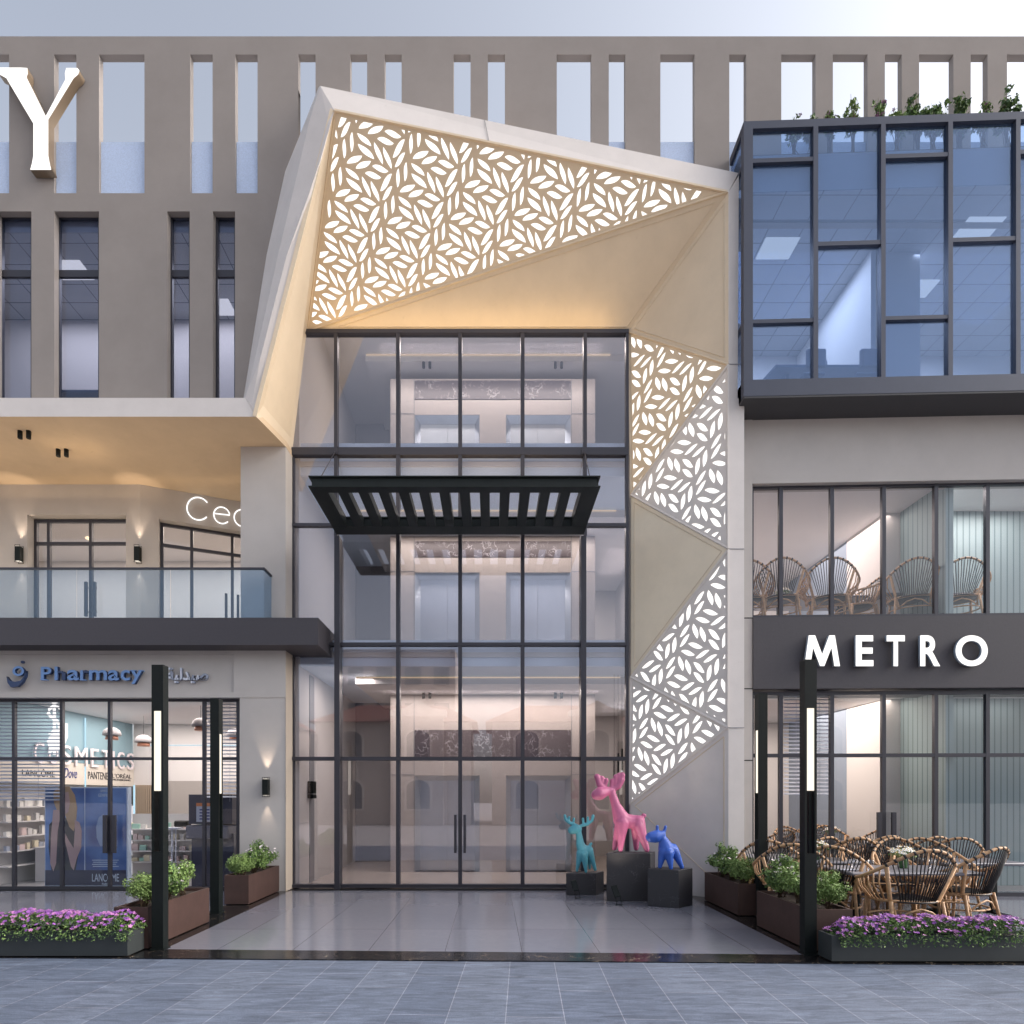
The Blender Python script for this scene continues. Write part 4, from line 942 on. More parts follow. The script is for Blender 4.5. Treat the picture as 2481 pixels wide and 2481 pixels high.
# poster display: two panels
t = thing('poster_display', 'blue double advertising panel with a figure inside the pharmacy door', 'poster display', (-7.2, 10.34, 0))
p0, pm, p1 = XX(108, 10.34), XX(205.5, 10.34), XX(309, 10.34)
PT = 1.785
build('panel_box', bx(p0, p1, 10.345, 10.45, .0, PT), mat('display_edge', (.5, .6, .75), .5), t)
def b_post(n, b, tc):
    nz = n.nodes.new('ShaderNodeTexNoise'); nz.inputs['Scale'].default_value = 1.2; nz.inputs['Detail'].default_value = 3; n.links.new(tc.outputs['Object'], nz.inputs[0])
    cr = n.nodes.new('ShaderNodeValToRGB'); cr.color_ramp.elements[0].position = .35; cr.color_ramp.elements[0].color = (.045, .09, .27, 1); cr.color_ramp.elements[1].position = .7; cr.color_ramp.elements[1].color = (.17, .32, .66, 1)
    n.links.new(nz.outputs['Fac'], cr.inputs[0]); n.links.new(cr.outputs[0], b.inputs['Base Color'])
M_POST = texmat('poster_blue', b_post, .35)
build('poster', bx(p0+.02, pm-.012, 10.335, 10.343, .03, PT-.02), M_POST, t); q2 = build('poster', bx(pm+.012, p1-.02, 10.335, 10.343, .03, PT-.02), M_POST, t)
build('poster_base', bx(p0+.02, p1-.02, 10.329, 10.334, .03, .30), mat('poster_navy', (.02, .025, .07), .4), t)
def flat(name, loops, m, Y=10.331, parent=t, dep=.004):
    me = poly_curve([[(XX(x/3.864, Y), ZZ(1600+y/3.864, Y)) for x, y in lp] for lp in loops], dep/2); return mesh_obj(name, me, m, parent, Matrix.Translation((0, Y, 0)) @ UP)
SKIN = mat('poster_skin', (.40, .29, .30), .5); HAIR = mat('poster_hair', (.38, .27, .17), .5); DRESS = mat('poster_dress', (.03, .035, .05), .5)
flat('figure_dress', [[(460, 1540), (520, 1470), (700, 1480), (760, 1560), (740, 1780), (700, 2000), (640, 2100), (500, 2100), (455, 1750)]], DRESS, 10.333)
flat('figure_hair', [[(500, 1230), (560, 1180), (650, 1180), (700, 1260), (722, 1380), (715, 1480), (690, 1600), (650, 1560), (600, 1420), (540, 1420), (505, 1330)]], HAIR, 10.3305)
flat('figure_skin', [[(575, 1240), (640, 1230), (655, 1330), (640, 1420), (600, 1450), (570, 1360)], [(500, 1400), (555, 1400), (560, 1480), (540, 1600), (525, 1900), (500, 1975), (470, 1900), (478, 1650), (490, 1500)],
                      [(700, 1490), (745, 1520), (765, 1600), (760, 1750), (720, 1850), (690, 1965), (665, 1930), (600, 1650), (610, 1620), (640, 1680), (690, 1760), (700, 1600)]], SKIN, 10.3275)
flat('bottle_picture', [[(900, 1560), (925, 1470), (965, 1440), (1000, 1470), (1010, 1600), (985, 1740), (940, 1740), (905, 1660)]], mat('poster_pale', (.22, .32, .52), .4), 10.331)
def front_text(name, body, px0, px1, yt, yb, Y, m, parent, off=0, dep=.005, shear=0): return letter(name, body, px0, px1, yt, yb, Y, dep, m, parent, off, shear)
M_PALE = mat('pale_print', (.45, .55, .7), .5)
front_text('lettering', 'LANCÔME', 223, 288, 2112, 2136, 10.326, M_PALE, t); front_text('lettering', 'PARIS', 247, 263, 2139, 2145, 10.326, M_PALE, t)
front_text('lettering', 'GÉNIFIQUE', 238, 272, 1921, 1932, 10.331, M_PALE, t); front_text('lettering', 'ADVANCED', 243, 261, 1913, 1919, 10.331, M_PALE, t)
for k in range(4): build('text_line', bx(XX(223+2*(k % 2), 10.33), XX(287-3*(k % 3), 10.33), 10.331, 10.334, ZZ(2085+5*k, 10.33), ZZ(2083.2+5*k, 10.33)), M_PALE, t)
# cash machine / kiosk
t = thing('service_kiosk', 'dark navy cash machine behind the pharmacy glass beside the right blind', 'kiosk', (-4.9, 10.6, 0))
KN = mat('kiosk_navy', (.035, .04, .075), .4); k0, k1 = XX(460, 10.4), XX(565, 10.4)
build('cabinet', bx(k0+.02, k1, 10.42, 11.0, .0, .95), KN, t); build('upper_cabinet', bx(k0-.02, k1-.02, 10.40, 11.0, 1.12, ZZ(1925, 10.4)), KN, t)
b = B(); prism(b, [(k0-.02, 10.28), (k1-.04, 10.28), (k1-.04, 11.0), (k0-.02, 11.0)], .86, 1.10); build('tray', bevel(b, .02), mat('kiosk_shelf', (.07, .08, .13), .4), t)
build('screen', bx(k0+.12, k0+.42, 10.392, 10.399, 1.16, 1.50), mat('kiosk_screen', (.45, .5, .6), .4), t); build('screen_header', bx(k0+.12, k0+.42, 10.388, 10.391, 1.44, 1.50), mat('kiosk_orange', (.6, .2, .07), .4), t)
for k in range(4): build('screen_line', bx(k0+.18, k0+.36, 10.386, 10.391, 1.20+.055*k, 1.225+.055*k), M_INKB, t)
# till stand and screen
t = thing('till_stand', 'slim grey stand with small tilted screen beside the kiosk', 'stand', (XX(417, 11.0), 11.0, 0)); xs_ = XX(417, 11.0)
build('pole', tube(B(), [(xs_, 11, 0), (xs_, 11, 1.0)], .018), M_GREYL, t); build('pole', tube(B(), [(xs_+.06, 11.02, 0), (xs_+.06, 11.02, 1.0)], .012), M_GREYL, t)
b = B(); prism(b, [(xs_-.12, 10.9), (xs_+.16, 10.9), (xs_+.16, 11.1), (xs_-.12, 11.1)], 1.0, 1.03); build('tray', b, M_GREYL, t); build('printer', bevel(bx(xs_-.04, xs_+.22, 11.12, 11.3, 1.03, 1.15), .02), M_BLACK, t)
b = B(); box(b, -.0, 0.01, 0, .01, 0, .01); b.free()
# counters
t = thing('shop_counter', 'white counter with light strip at the left of the pharmacy', 'counter', (-8.1, 11.2, 0))
build('counter_body', bx(-8.68, -7.9, 11.0, 12.0, 0, .62), M_WALLI, t); build('counter_top', bx(-8.7, -7.86, 10.98, 12.02, .62, .65), M_SHELF, t)
t = thing('shell_chair', 'grey shell chair at the white pharmacy counter', 'chair', (-7.75, 11.0, 0))
b = B()
prev = None
for i in range(9):
    a = i/8; y_ = 11.0+.05*sin(a*3); z_ = .45+.45*a; wv_ = .20*(1-.5*(a-.3)**2); ring = [b.verts.new((-7.8+wv_*sin(u)*1.0-.1*a, y_+.12*cos(u), z_)) for u in [(-1.3+2.6*k/8) for k in range(9)]]
    if prev:
        for k in range(8): b.faces.new((prev[k], prev[k+1], ring[k+1], ring[k]))
    prev = ring
bmesh.ops.solidify(b, geom=b.faces[:], thickness=.012); build('shell', b, mat('shell_grey', (.12, .13, .18), .4), t, smooth=True)
build('seat', bevel(bx(-8.0, -7.6, 10.98, 11.35, .42, .45), .01), MATS['shell_grey'], t)
for dx, dy in ((-.17, .03), (.17, .03), (-.17, .33), (.17, .33)): build('leg', tube(B(), [(-7.8+dx, 11.0+dy, .42), (-7.8+dx*1.2, 11.0+dy, 0)], .012), M_GREYL, t)
# pendants
def dome_pendant(px, py, Y, label):
    x, z = XX(px, Y), ZZ(py, Y); t = thing('dome_pendant', label, 'pendant lamp', (x, Y, z), 'dome pendants in the pharmacy')
    s = Y/12.; b = B(); pr_ = [(.17*s, -.02), (.168*s, .03), (.14*s, .09), (.08*s, .135), (.02, .15)]; lathe(b, pr_, (x, Y, z), 20); build('lamp_shade', b, mat('dome_grey', (.3, .28, .29), .5), t)
    b = B(); lathe(b, [(.12*s, -.10), (.11*s, -.021)], (x, Y, z), 20); build('inner_shade', b, mat('copper_shade', (.5, .22, .14), .4, metal=.4), t)
    b = B(); lathe(b, [(.004, .15), (.004, 3.38-z)], (x, Y, z), 6); build('cord', b, M_BLACK, t)
dome_pendant(271, 1780, 11.6, 'grey dome pendant in the pharmacy behind the door mullion, leftmost'); dome_pendant(348, 1797, 12.6, 'grey dome pendant in the pharmacy just left of the lamp post'); dome_pendant(486, 1758, 11.2, 'grey dome pendant in the pharmacy right of the lamp post'); dome_pendant(570, 1782, 12.0, 'grey dome pendant half hidden by the right blind')
# blinds
def blind(px0, px1, pyt, pyb, Y, label, n=None, cords=2):
    t = thing('venetian_blind', label, 'blind', (XX(px0, Y), Y, ZZ(pyt, Y)), 'venetian blinds'); x0, x1, zt_, zb_ = XX(px0, Y), XX(px1, Y), ZZ(pyt, Y), ZZ(pyb, Y); b = B(); n = n or int((zt_-zb_)/.062)
    for i in range(n):
        z = zt_-(zt_-zb_)*(i+.5)/n; v = [b.verts.new(p) for p in ((x0, Y-.022, z-.012), (x1, Y-.022, z-.012), (x1, Y+.022, z+.012), (x0, Y+.022, z+.012))]; w_ = [b.verts.new(p.co+Vector((0, 0, .003))) for p in v]
        b.faces.new(v[::-1]); b.faces.new(w_)
        for k in range(4): b.faces.new((v[k], v[(k+1) % 4], w_[(k+1) % 4], w_[k]))
    build('slat', b, M_SLAT, t)
    for k in range(cords):
        xc = x0+(x1-x0)*((k+.5)/cords if cords > 1 else .9); build('cord', tube(B(), [(xc, Y-.024, zt_), (xc, Y-.024, zb_-.05)], .003, 5), M_SLAT, t)
    build('head_rail', bx(x0, x1, Y-.02, Y+.02, zt_, zt_+.03), M_SLAT, t)
blind(-60, 147, 1702, 1942, 10.22, 'half lowered grey blind behind the left pharmacy pane'); blind(500, 578, 1702, 1935, 10.18, 'grey blind behind the right pharmacy pane beside the pier')
blind(1899, 2011, 1682, 1928, 9.62, 'half lowered grey blind behind the cafe glazing')
# snake and bowl emblem on the glass
t = thing('pharmacy_emblem', 'white snake and bowl emblem behind the left pharmacy glass', 'emblem', (XX(131, 10.27), 10.27, 2.6)); e = lambda x, y: P(x/3.864, 1600+y/3.864, 10.27)
b = B(); box(b, e(500, 0).x, e(524, 0).x, 10.255, 10.27, e(0, 885).z, e(0, 385).z); box(b, e(488, 0).x, e(536, 0).x, 10.256, 10.269, e(0, 402).z, e(0, 378).z); build('rod', b, M_LIT, t)
build('snake', tube(B(), [e(*p) for p in ((560, 455), (540, 435), (500, 430), (462, 455), (452, 495), (480, 530), (530, 565), (560, 605), (550, 650), (500, 665), (455, 690))], [.014, .02, .024, .026, .026, .026, .028, .028, .026, .024, .008], 8), M_LIT, t)
me = poly_curve([[(XX(x/3.864, 10.26), ZZ(1600+y/3.864, 10.26)) for x, y in ((440, 760), (470, 700), (540, 660), (600, 585), (632, 590), (632, 720), (600, 800), (540, 850), (490, 850), (455, 880), (460, 820))]], .008); mesh_obj('bowl', me, M_LIT, t, Matrix.Translation((0, 10.262, 0)) @ UP)

# =================================================================== SIGNS
t = thing('serif_letter_sign', 'giant white lit serif letter Y with bronze sides on the stucco wall', 'sign letter', (XX(100, 9.25), 9.25, 12.5))
c1 = lambda pts: [(x/1.932, y/1.932) for x, y in pts]
Yl = c1([(96, 316), (128, 318), (130, 345), (124, 362), (214, 543), (306, 372), (304, 342), (310, 318), (362, 318), (372, 330), (366, 348), (345, 366), (226, 560), (226, 728), (232, 762), (240, 795), (141, 795), (150, 762), (156, 728), (156, 578), (50, 400), (30, 366), (-8, 345), (-16, 330), (-8, 316)])
poly_letter('letter_body', [Yl], 9.245, .125, [M_LIT, M_LETTER_SIDE], t)
t = thing('wall_lettering', 'bold white lit capitals METRO on the charcoal sign band', 'sign', (5.5, 9.3, 3.9))
c2 = lambda v, o, s: o+v/s
def yb(px): X, Y = rp(px, 9.33, RX); return Y-.085
poly_letter('letter', [[(1780+x/3.22, 1100+y/3.22) for x, y in ((545, 1654), (590, 1654), (612, 1512), (666, 1654), (700, 1654), (755, 1512), (778, 1655), (822, 1655), (782, 1414), (738, 1414), (683, 1562), (628, 1414), (578, 1414))]], yb(1995), .05, [M_LIT, mat('steel_return', (.35, .42, .5), .4)], t)
for ch, a, c in (('E', 945, 1083), ('T', 1186, 1328), ('R', 1448, 1604), ('O', 1724, 1975)):
    pa, pc = 1780+a/3.22, 1780+c/3.22
    o = letter('letter', ch, pa, pc, 1100+1414/3.22, 1100+1655/3.22, yb((pa+pc)/2), .05, [M_LIT, MATS['steel_return']], t, .028 if ch != 'O' else .022)
t = thing('shop_lettering', 'raised blue serif lettering Pharmacy on the beige sign beam', 'sign', (-7, 9.8, 3.7))
for ch, a, c, yt, yb_ in (('P', 382, 478, 60, 182), ('h', 510, 606, 58, 184), ('a', 628, 738, 88, 186), ('r', 750, 826, 90, 184), ('m', 832, 1000, 90, 184), ('a', 1012, 1112, 90, 188), ('c', 1128, 1216, 90, 188), ('y', 1224, 1330, 92, 220)):
    letter('letter', ch, a/3.864, c/3.864, 1600+yt/3.864, 1600+yb_/3.864, 9.80, .06, [M_BLUE, M_BLUED], t, .018)
    # slab serifs on stems
    sf = {'P': [(382, 430, 182)], 'r': [(750, 790, 184)], 'y': [(1224, 1262, 97), (1300, 1330, 97)]}.get(ch, [])
    for s0, s1, yy in sf:
        build('serif', bx(XX((s0-5)/3.864, 9.80), XX((s1+5)/3.864, 9.80), 9.798, 9.858, ZZ(1600+(yy+2)/3.864, 9.8), ZZ(1600+(yy-6)/3.864, 9.8)), M_BLUE, t)
t = thing('arabic_lettering', 'raised pale grey Arabic lettering on the beige sign beam', 'sign', (-5.2, 9.85, 3.7))
letter('letters', '\uFE94\uFEF4\uFEDF\uFEAA\uFEF4\uFEBB', 404, 503, 1617, 1655, 9.84, .05, [M_GREYL, mat('grey_sign_side', (.30, .34, .44), .5)], t, .02)
t = thing('swoosh_logo', 'dark blue curved logo at the left end of the beige sign beam', 'logo', (-7.9, 9.82, 3.7))
poly_letter('crescent', [[(x/3.864, 1600+y/3.864) for x, y in ((100, 250), (160, 245), (205, 205), (232, 150), (238, 95), (222, 150), (190, 190), (140, 200), (90, 190), (60, 150), (70, 210))]], 9.80, .06, [M_BLUED, M_BLUED], t)
poly_letter('ring', [[(170/3.864+14*cos(a)*1.0, 1600+100/3.864+12*sin(a)) for a in [i*pi/12 for i in range(24)]], [(170/3.864+8*cos(a), 1600+100/3.864+7*sin(a)) for a in [i*pi/12 for i in range(24)]]], 9.80, .05, [M_BLUE, M_BLUED], t)
b = B(); lathe(b, [(.01, 0), (.03, .01), (.03, .04), (.01, .05)], (XX(52, 9.8), 9.83, ZZ(1607, 9.8))); build('dot', b, M_BLUED, t)
# thin lit lettering on the angled wall
t = thing('script_sign', 'thin white lit tube lettering on the angled terrace wall beside the pillar', 'sign', (-5.6, 11.5, 7.2))
def wpt(x, y):      # crop pixel (scale 2.415, origin 0,900) on the angled wall, 6 cm proud
    px, py = x/2.415, 900+y/2.415; k = (px-PX)/F; nx, ny = Ev.y, -Ev.x; ox, oy = K[0]+nx*.06, K[1]+ny*.06
    # X=kY ; X=ox+s*Ev.x ; Y=oy+s*Ev.y
    s = (k*oy-ox)/(Ev.x-k*Ev.y); Y = oy+s*Ev.y; return Vector((ox+s*Ev.x, Y, ZZ(py, Y)))
def arc(cx, cy, rx, ry, a0, a1, n=26, sk=0): return [wpt(cx+rx*cos(radians(a0+(a1-a0)*i/n)), cy+ry*sin(radians(a0+(a1-a0)*i/n))+sk*rx*cos(radians(a0+(a1-a0)*i/n))) for i in range(n+1)]
build('letter', tube(B(), arc(1160, 803, 66, 66, -38, -318, 30, .08), .013, 8), M_LIT, t)
ep = arc(1298, 842, 47, 48, 42, 352, 30, .12)+[wpt(1252, 830)]
build('letter', tube(B(), ep, .012, 8), M_LIT, t)
build('letter', tube(B(), arc(1418, 858, 48, 49, 0, 360, 32, .12), .012, 8), M_LIT, t); build('letter_stem', tube(B(), [wpt(1466, 760), wpt(1466, 925)], .012, 8), M_LIT, t)

# =================================================================== BALCONY RAIL
t = thing('glass_railing', 'blue tinted glass balcony railing with dark handrail', 'railing', (-6, 9.55, 4.56)); zr = ZZ(1378, 9.55); xr = XX(640, 9.55); zs_ = ZZ(1496.5, 9.5)
build('handrail', bx(-20, xr+.012, 9.535, 9.575, zr-.012, zr+.018), M_FRAME, t); b = B(); prism(b, [(xr-.03, 9.576), (xr+.012, 9.576), (xr+.012, 9.868), (xr-.03, 9.868)], zr-.011, zr+.017); build('handrail', b, M_FRAME, t)
xx = xr
for L_ in (1.55, 1.55, 1.55, 1.55): build('glass_panel', bx(xx-L_+.006, xx-.006, 9.549, 9.561, zs_, zr-.012), G_RAIL, t); xx -= L_
build('glass_panel', bx(xr-.012, xr, 9.58, 9.866, zs_, zr-.012), G_RAIL, t)

# =================================================================== SLATTED CANOPY
t = thing('slatted_canopy', 'dark steel slatted canopy hung over the entrance', 'canopy', (-.54, 9.3, 6.2)); cx0, cx1 = XX(747, 8.5), XX(1455, 8.5); cz0, cz1 = 6.17, 6.335
def ibeam(x0, x1, y0, y1):
    b = B(); box(b, x0, x1, y0, y1, cz0, cz0+.018); box(b, x0, x1, y0, y1, cz1-.018, cz1); yi = .035
    box(b, x0+.04, x1-.04, y0+yi, y1-yi if y1-y0 > .2 else y1-.02, cz0+.018, cz1-.018); return b
build('front_beam', ibeam(cx0, cx1, 8.5, 8.67), M_CANOPY, t); build('rear_beam', ibeam(cx0, cx1, 9.74, 10.05), M_CANOPY, t)
n = 14; x0, x1 = XX(700+205/2.147, 8.67), XX(700+1520/2.147, 8.67); pitch = (x1-x0+.15)/13.0
build('end_beam', bx(cx0+.001, x0-.001, 8.671, 9.739, cz0+.001, cz1-.002), M_CANOPY, t); build('end_beam', bx(x1+.001, cx1-.001, 8.671, 9.739, cz0+.001, cz1-.002), M_CANOPY, t)
for i in range(1, 13): xs0 = x0+i*pitch-.155; build('slat', bx(xs0, xs0+.15, 8.671, 9.739, cz0+.002, cz1-.03), M_CANOPY, t)
for (pa, pb) in (((812, 1094, 10.13), (774.5, 1157, 8.62)), ((1416, 1094, 10.13), (1430, 1156, 8.62))):
    a, b_ = P(*pa), P(*pb); b_.z = cz1+.01; build('tie_rod', tube(B(), [a, b_], .008, 6), M_FRAME, t); build('anchor_plate', bx(a.x-.045, a.x+.045, 10.11, 10.14, a.z-.05, a.z+.05), M_FRAME, t)
    build('rod_eye', bx(b_.x-.02, b_.x+.02, 8.6, 8.64, cz1, cz1+.03), M_FRAME, t)

# =================================================================== LAMP POSTS
def lamp_post(label, x0, y0, w_, d_, H, zl1, zl0, zo, turned=False):
    t = thing('lamp_post', label, 'lamp post', (x0, y0, 0), 'black lamp posts beside the planters'); x1, y1 = x0+w_, y0+d_
    if not turned:
        build('post', bx(x0, x1, y0, y1, 0, zo), M_BLACK, t); build('post_top', bx(x0, x1, y0, y1, zl1, H), M_BLACK, t)
        build('side_frame', bx(x0, x0+.022, y0, y1, zo, zl1), M_BLACK, t); build('side_frame', bx(x1-.022, x1, y0, y1, zo, zl1), M_BLACK, t)
        build('lamp_diffuser', bx(x0+.0225, x1-.0225, y0+.01, y1-.01, zl0, zl1-.001), M_LAMP, t)
        build('inner_bar', bx(x0+.06, x0+.085, y0+.03, y1-.03, zo, zl0), M_BLACK, t)
    else:
        build('post', bx(x0, x1, y0, y1, 0, zo), M_BLACK, t); build('post_top', bx(x0, x1, y0, y1, zl1, H), M_BLACK, t)
        build('side_frame', bx(x0, x1, y0, y0+.022, zo, zl1), M_BLACK, t); build('side_frame', bx(x0, x1, y1-.022, y1, zo, zl1), M_BLACK, t)
        build('lamp_diffuser', bx(x0+.008, x1-.008, y0+.0225, y1-.0225, zl0, zl1-.001), M_LAMP, t); build('inner_bar', bx(x0+.02, x1-.02, y0+.04, y0+.06, zo, zl0), M_BLACK, t)
    build('base_plate', bx(x0-.015, x1+.015, y0-.015, y1+.015, 0, .012), M_BLACK, t)
lamp_post('tall black lamp post with lit diffuser in front of the pharmacy planters', XX(367, 6.05), 6.05, .122, .10, 2.99, 2.507, 1.669, 1.03)
lamp_post('black lamp post behind the front one, beside the far left planter', XX(509, 7.94), 7.94, .12, .12, 2.96, 2.476, 1.653, 1.03, True)
lamp_post('tall black lamp post with lit diffuser in front of the cafe chairs', XX(1950, 5.86), 5.86, .122, .10, 3.0, 2.507, 1.669, 1.03)
lamp_post('black lamp post behind the front one, at the right column of the cafe', XX(1838, 7.70), 7.70, .12, .12, 2.99, 2.50, 1.66, 1.03, True)

# =================================================================== PLANTERS AND SHRUBS
def trough(name, label, x0, x1, y0, y1, H, m, group, wall=.025):
    t = thing(name, label, 'planter', (x0, y0, 0), group); b = B(); z0 = .012
    o4 = [(x0, y0), (x1, y0), (x1, y1), (x0, y1)]; i4 = [(x0+wall, y0+wall), (x1-wall, y0+wall), (x1-wall, y1-wall), (x0+wall, y1-wall)]
    ob = [b.verts.new((*p, z0)) for p in o4]; ot = [b.verts.new((*p, H)) for p in o4]; it = [b.verts.new((*p, H)) for p in i4]; ib = [b.verts.new((*p, H-.1)) for p in i4]
    b.faces.new(ob[::-1])
    for k in range(4):
        l = (k+1) % 4; b.faces.new((ob[k], ob[l], ot[l], ot[k])); b.faces.new((ot[k], ot[l], it[l], it[k])); b.faces.new((it[k], it[l], ib[l], ib[k]))
    build('trough', b, m, t); build('soil', bx(x0+wall, x1-wall, y0+wall, y1-wall, H-.10, H-.04), M_SOIL, t); return t
PG = 'brown metal planters along the entrance'
trough('planter_box', 'brown metal planter against the pier left of the entrance', -3.97, -3.61, 8.60, 9.84, .44, M_CORTEN, PG)
trough('planter_box', 'brown metal planter behind the front left lamp post', -3.97, -3.61, 6.08, 7.40, .445, M_CORTEN, PG)
trough('planter_box', 'brown metal planter right of the statues near the portal', 3.325, 3.69, 7.78, 9.0, .437, M_CORTEN, PG)
trough('planter_box', 'brown metal planter behind the front right lamp post', 3.30, 3.74, 5.98, 7.18, .44, M_CORTEN, PG)
trough('low_planter', 'long charcoal planter of purple flowers before the pharmacy', -9.5, -3.645, 5.79, 6.07, .26, M_TROUGH, 'charcoal flower planters at the kerb')
trough('low_planter', 'long charcoal planter of purple flowers before the cafe chairs', 3.30, 9.0, 5.60, 5.83, .26, M_TROUGH, 'charcoal flower planters at the kerb')
def leafquad(b, p, s, rnd, mi=0, nrm=None):
    d = Vector((rnd.gauss(0, 1), rnd.gauss(0, 1), rnd.gauss(0, .6)+.35)).normalized(); 
    if nrm is not None: d = (d*.8+nrm*.9).normalized()
    e = d.cross(Vector((rnd.gauss(0, 1), rnd.gauss(0, 1), rnd.gauss(0, 1))))
    if e.length < .05: return
    e.normalize(); f = d.cross(e); l = s*rnd.uniform(.7, 1.3); w_ = l*.42
    v = [b.verts.new(p-e*l*.5), b.verts.new(p-f*w_*.5+d*w_*.12), b.verts.new(p+e*l*.5), b.verts.new(p+f*w_*.5+d*w_*.12)]
    q = b.faces.new(v); q.material_index = mi
def flower(b, p, s, rnd, mi):
    up = Vector((rnd.gauss(0, .5), rnd.gauss(-.4, .4), 1)).normalized(); e = up.cross(Vector((1, .3, 0))).normalized(); f = up.cross(e); k = 5; a0 = rnd.uniform(0, 6)
    for i in range(k):
        a = a0+i*2*pi/k; c_ = e*cos(a)+f*sin(a); g = e*cos(a+pi/2)+f*sin(a+pi/2)
        v = [b.verts.new(p), b.verts.new(p+c_*s*.6-g*s*.34+up*s*.12), b.verts.new(p+c_*s+up*s*.10), b.verts.new(p+c_*s*.6+g*s*.34+up*s*.12)]
        b.faces.new(v).material_index = mi
def shrub(label, x, y, z, r, h, leaf, n, m, flowers=0, seed=0, name='shrub', fm=None, group='shrubs in the planters', ry=None, fs=.022):
    rnd = random.Random(seed*13+5); t = thing(name, label, 'shrub', (x, y, z), group); ry = ry or r
    b = B(); lf = B(); tips = []
    nst = 16
    cl = []
    for i in range(nst):
        a = rnd.uniform(0, 2*pi); q = sqrt(rnd.random()); hh = h*(1-.45*q*q)*rnd.uniform(.72, 1.08); tx, ty = x+r*q*cos(a), y+ry*q*sin(a)
        mid = Vector((x+(tx-x)*.4, y+(ty-y)*.4, z+hh*.5)); tip = Vector((tx, ty, z+hh)); tube(b, [(x+rnd.gauss(0, .02), y+rnd.gauss(0, .02), z-.03), mid, tip], [.006, .004, .002], 4); tips.append(tip)
        for k in range(3): cl.append((mid.lerp(tip, rnd.uniform(.1, 1))+Vector((rnd.gauss(0, .02), rnd.gauss(0, .02), 0)), r*rnd.uniform(.22, .42)))
    build('stem', b, M_STEM, t)
    for i in range(n):
        c, cr_ = rnd.choice(cl); d = Vector((rnd.gauss(0, 1), rnd.gauss(0, 1), rnd.gauss(0, 1))).normalized(); p = c+d*cr_*rnd.random()**.4
        if p.z < z-.05: p.z = z+.02
        leafquad(lf, p, leaf, rnd, 0 if rnd.random() < .7 else 1, d)
    build('foliage', lf, [m, M_GREEN2 if m is M_GREEN1 else M_GREEN1], t)
    if flowers:
        fl = B()
        for i in range(flowers):
            c, cr_ = rnd.choice(cl); p = c+Vector((rnd.gauss(0, .35), rnd.gauss(-.3, .35), abs(rnd.gauss(.7, .3))))*cr_; flower(fl, p, fs, rnd, 0)
        build('flowers', fl, fm or M_WHITEF, t)
    return t
M_GREEN1b = mat('leaf_fresh', (.20, .30, .09), .6, var=.4, vs=8)
defs = [('left far planter', [(-3.80, 8.85, .19, .32, 0, 1), (-3.78, 9.2, .2, .38, 26, 0), (-3.78, 9.6, .2, .42, 34, 0)]),
        ('left front planter', [(-3.80, 6.33, .2, .36, 0, 1), (-3.78, 6.72, .2, .42, 30, 0), (-3.78, 7.08, .2, .40, 36, 1)]),
        ('right far planter', [(3.50, 8.0, .19, .33, 0, 1), (3.50, 8.38, .2, .40, 30, 0), (3.50, 8.76, .19, .42, 26, 0)]),
        ('right front planter', [(3.60, 6.16, .2, .34, 0, 1), (3.50, 6.56, .2, .44, 34, 1), (3.48, 6.94, .18, .42, 40, 0)])]
nm3 = ['nearest', 'middle', 'farthest']; sd_ = 0
for lab, lst in defs:
    for i, (x, y, r, h, fl, kd) in enumerate(lst):
        sd_ += 1
        shrub('%s green shrub %s in the brown %s' % (('fine leaved light', 'white flowered')[1 if fl else 0], nm3[i]+' of three', lab), x, y, .40, r*1.1, h*1.12, .030 if not fl else .042, 5200 if not fl else 2700, M_GREEN1b if kd else M_GREEN1, fl, sd_)
for nm, x0, x1, y0, y1, lb in (('flower', -9.4, -3.62, 5.78, 6.12, 'dense mat of purple flowers filling the left charcoal planter'), ('flower', 3.36, 8.9, 5.56, 5.86, 'dense mat of purple flowers filling the right charcoal planter')):
    rnd = random.Random(int(x0*10)); g = B(); fl = B(); L_ = min(x1, 5.2)-max(x0, -5.3); xa = max(x0, -5.3)
    def hgt(x): return .355+.012*sin(x*5)+.012*sin(x*13+1)+.01*sin(x*31)
    for i in range(int(L_*4200)):
        x = xa+L_*rnd.random(); q = rnd.random(); y = y0-.03+(y1-y0+.05)*q; e_ = min(1, (x-x0+.02)*5, (x1-x)*5+.3)
        top = .24+(hgt(x)-.20)*max(.15, e_)*(1-.9*(2*q-1)**4); z = top-abs(rnd.gauss(0, .045))
        if q < .12: z -= rnd.random()*.05
        leafquad(g, Vector((x, y, max(z, .17))), .030, rnd, 0 if rnd.random() < .45 else 1)
    for i in range(int(L_*330)):
        x = xa+L_*rnd.random(); q = rnd.random(); y = y0-.03+(y1-y0+.04)*q; e_ = min(1, (x-x0+.02)*5, (x1-x)*5+.3); top = .25+(hgt(x)-.20)*max(.15, e_)*(1-.9*(2*q-1)**4)
        flower(fl, Vector((x, y, top+.012)), rnd.uniform(.016, .024), rnd, 0 if rnd.random() < .6 else 1)
    t = thing('flower_mat', lb, 'flowers', (xa, y0, .24), 'purple flowers in the low planters'); t['kind'] = 'stuff'
    o = build('leaves', g, [M_GREEN1, M_GREEN2], t); o = build('blossoms', fl, [M_PURP, M_PINKF], t)
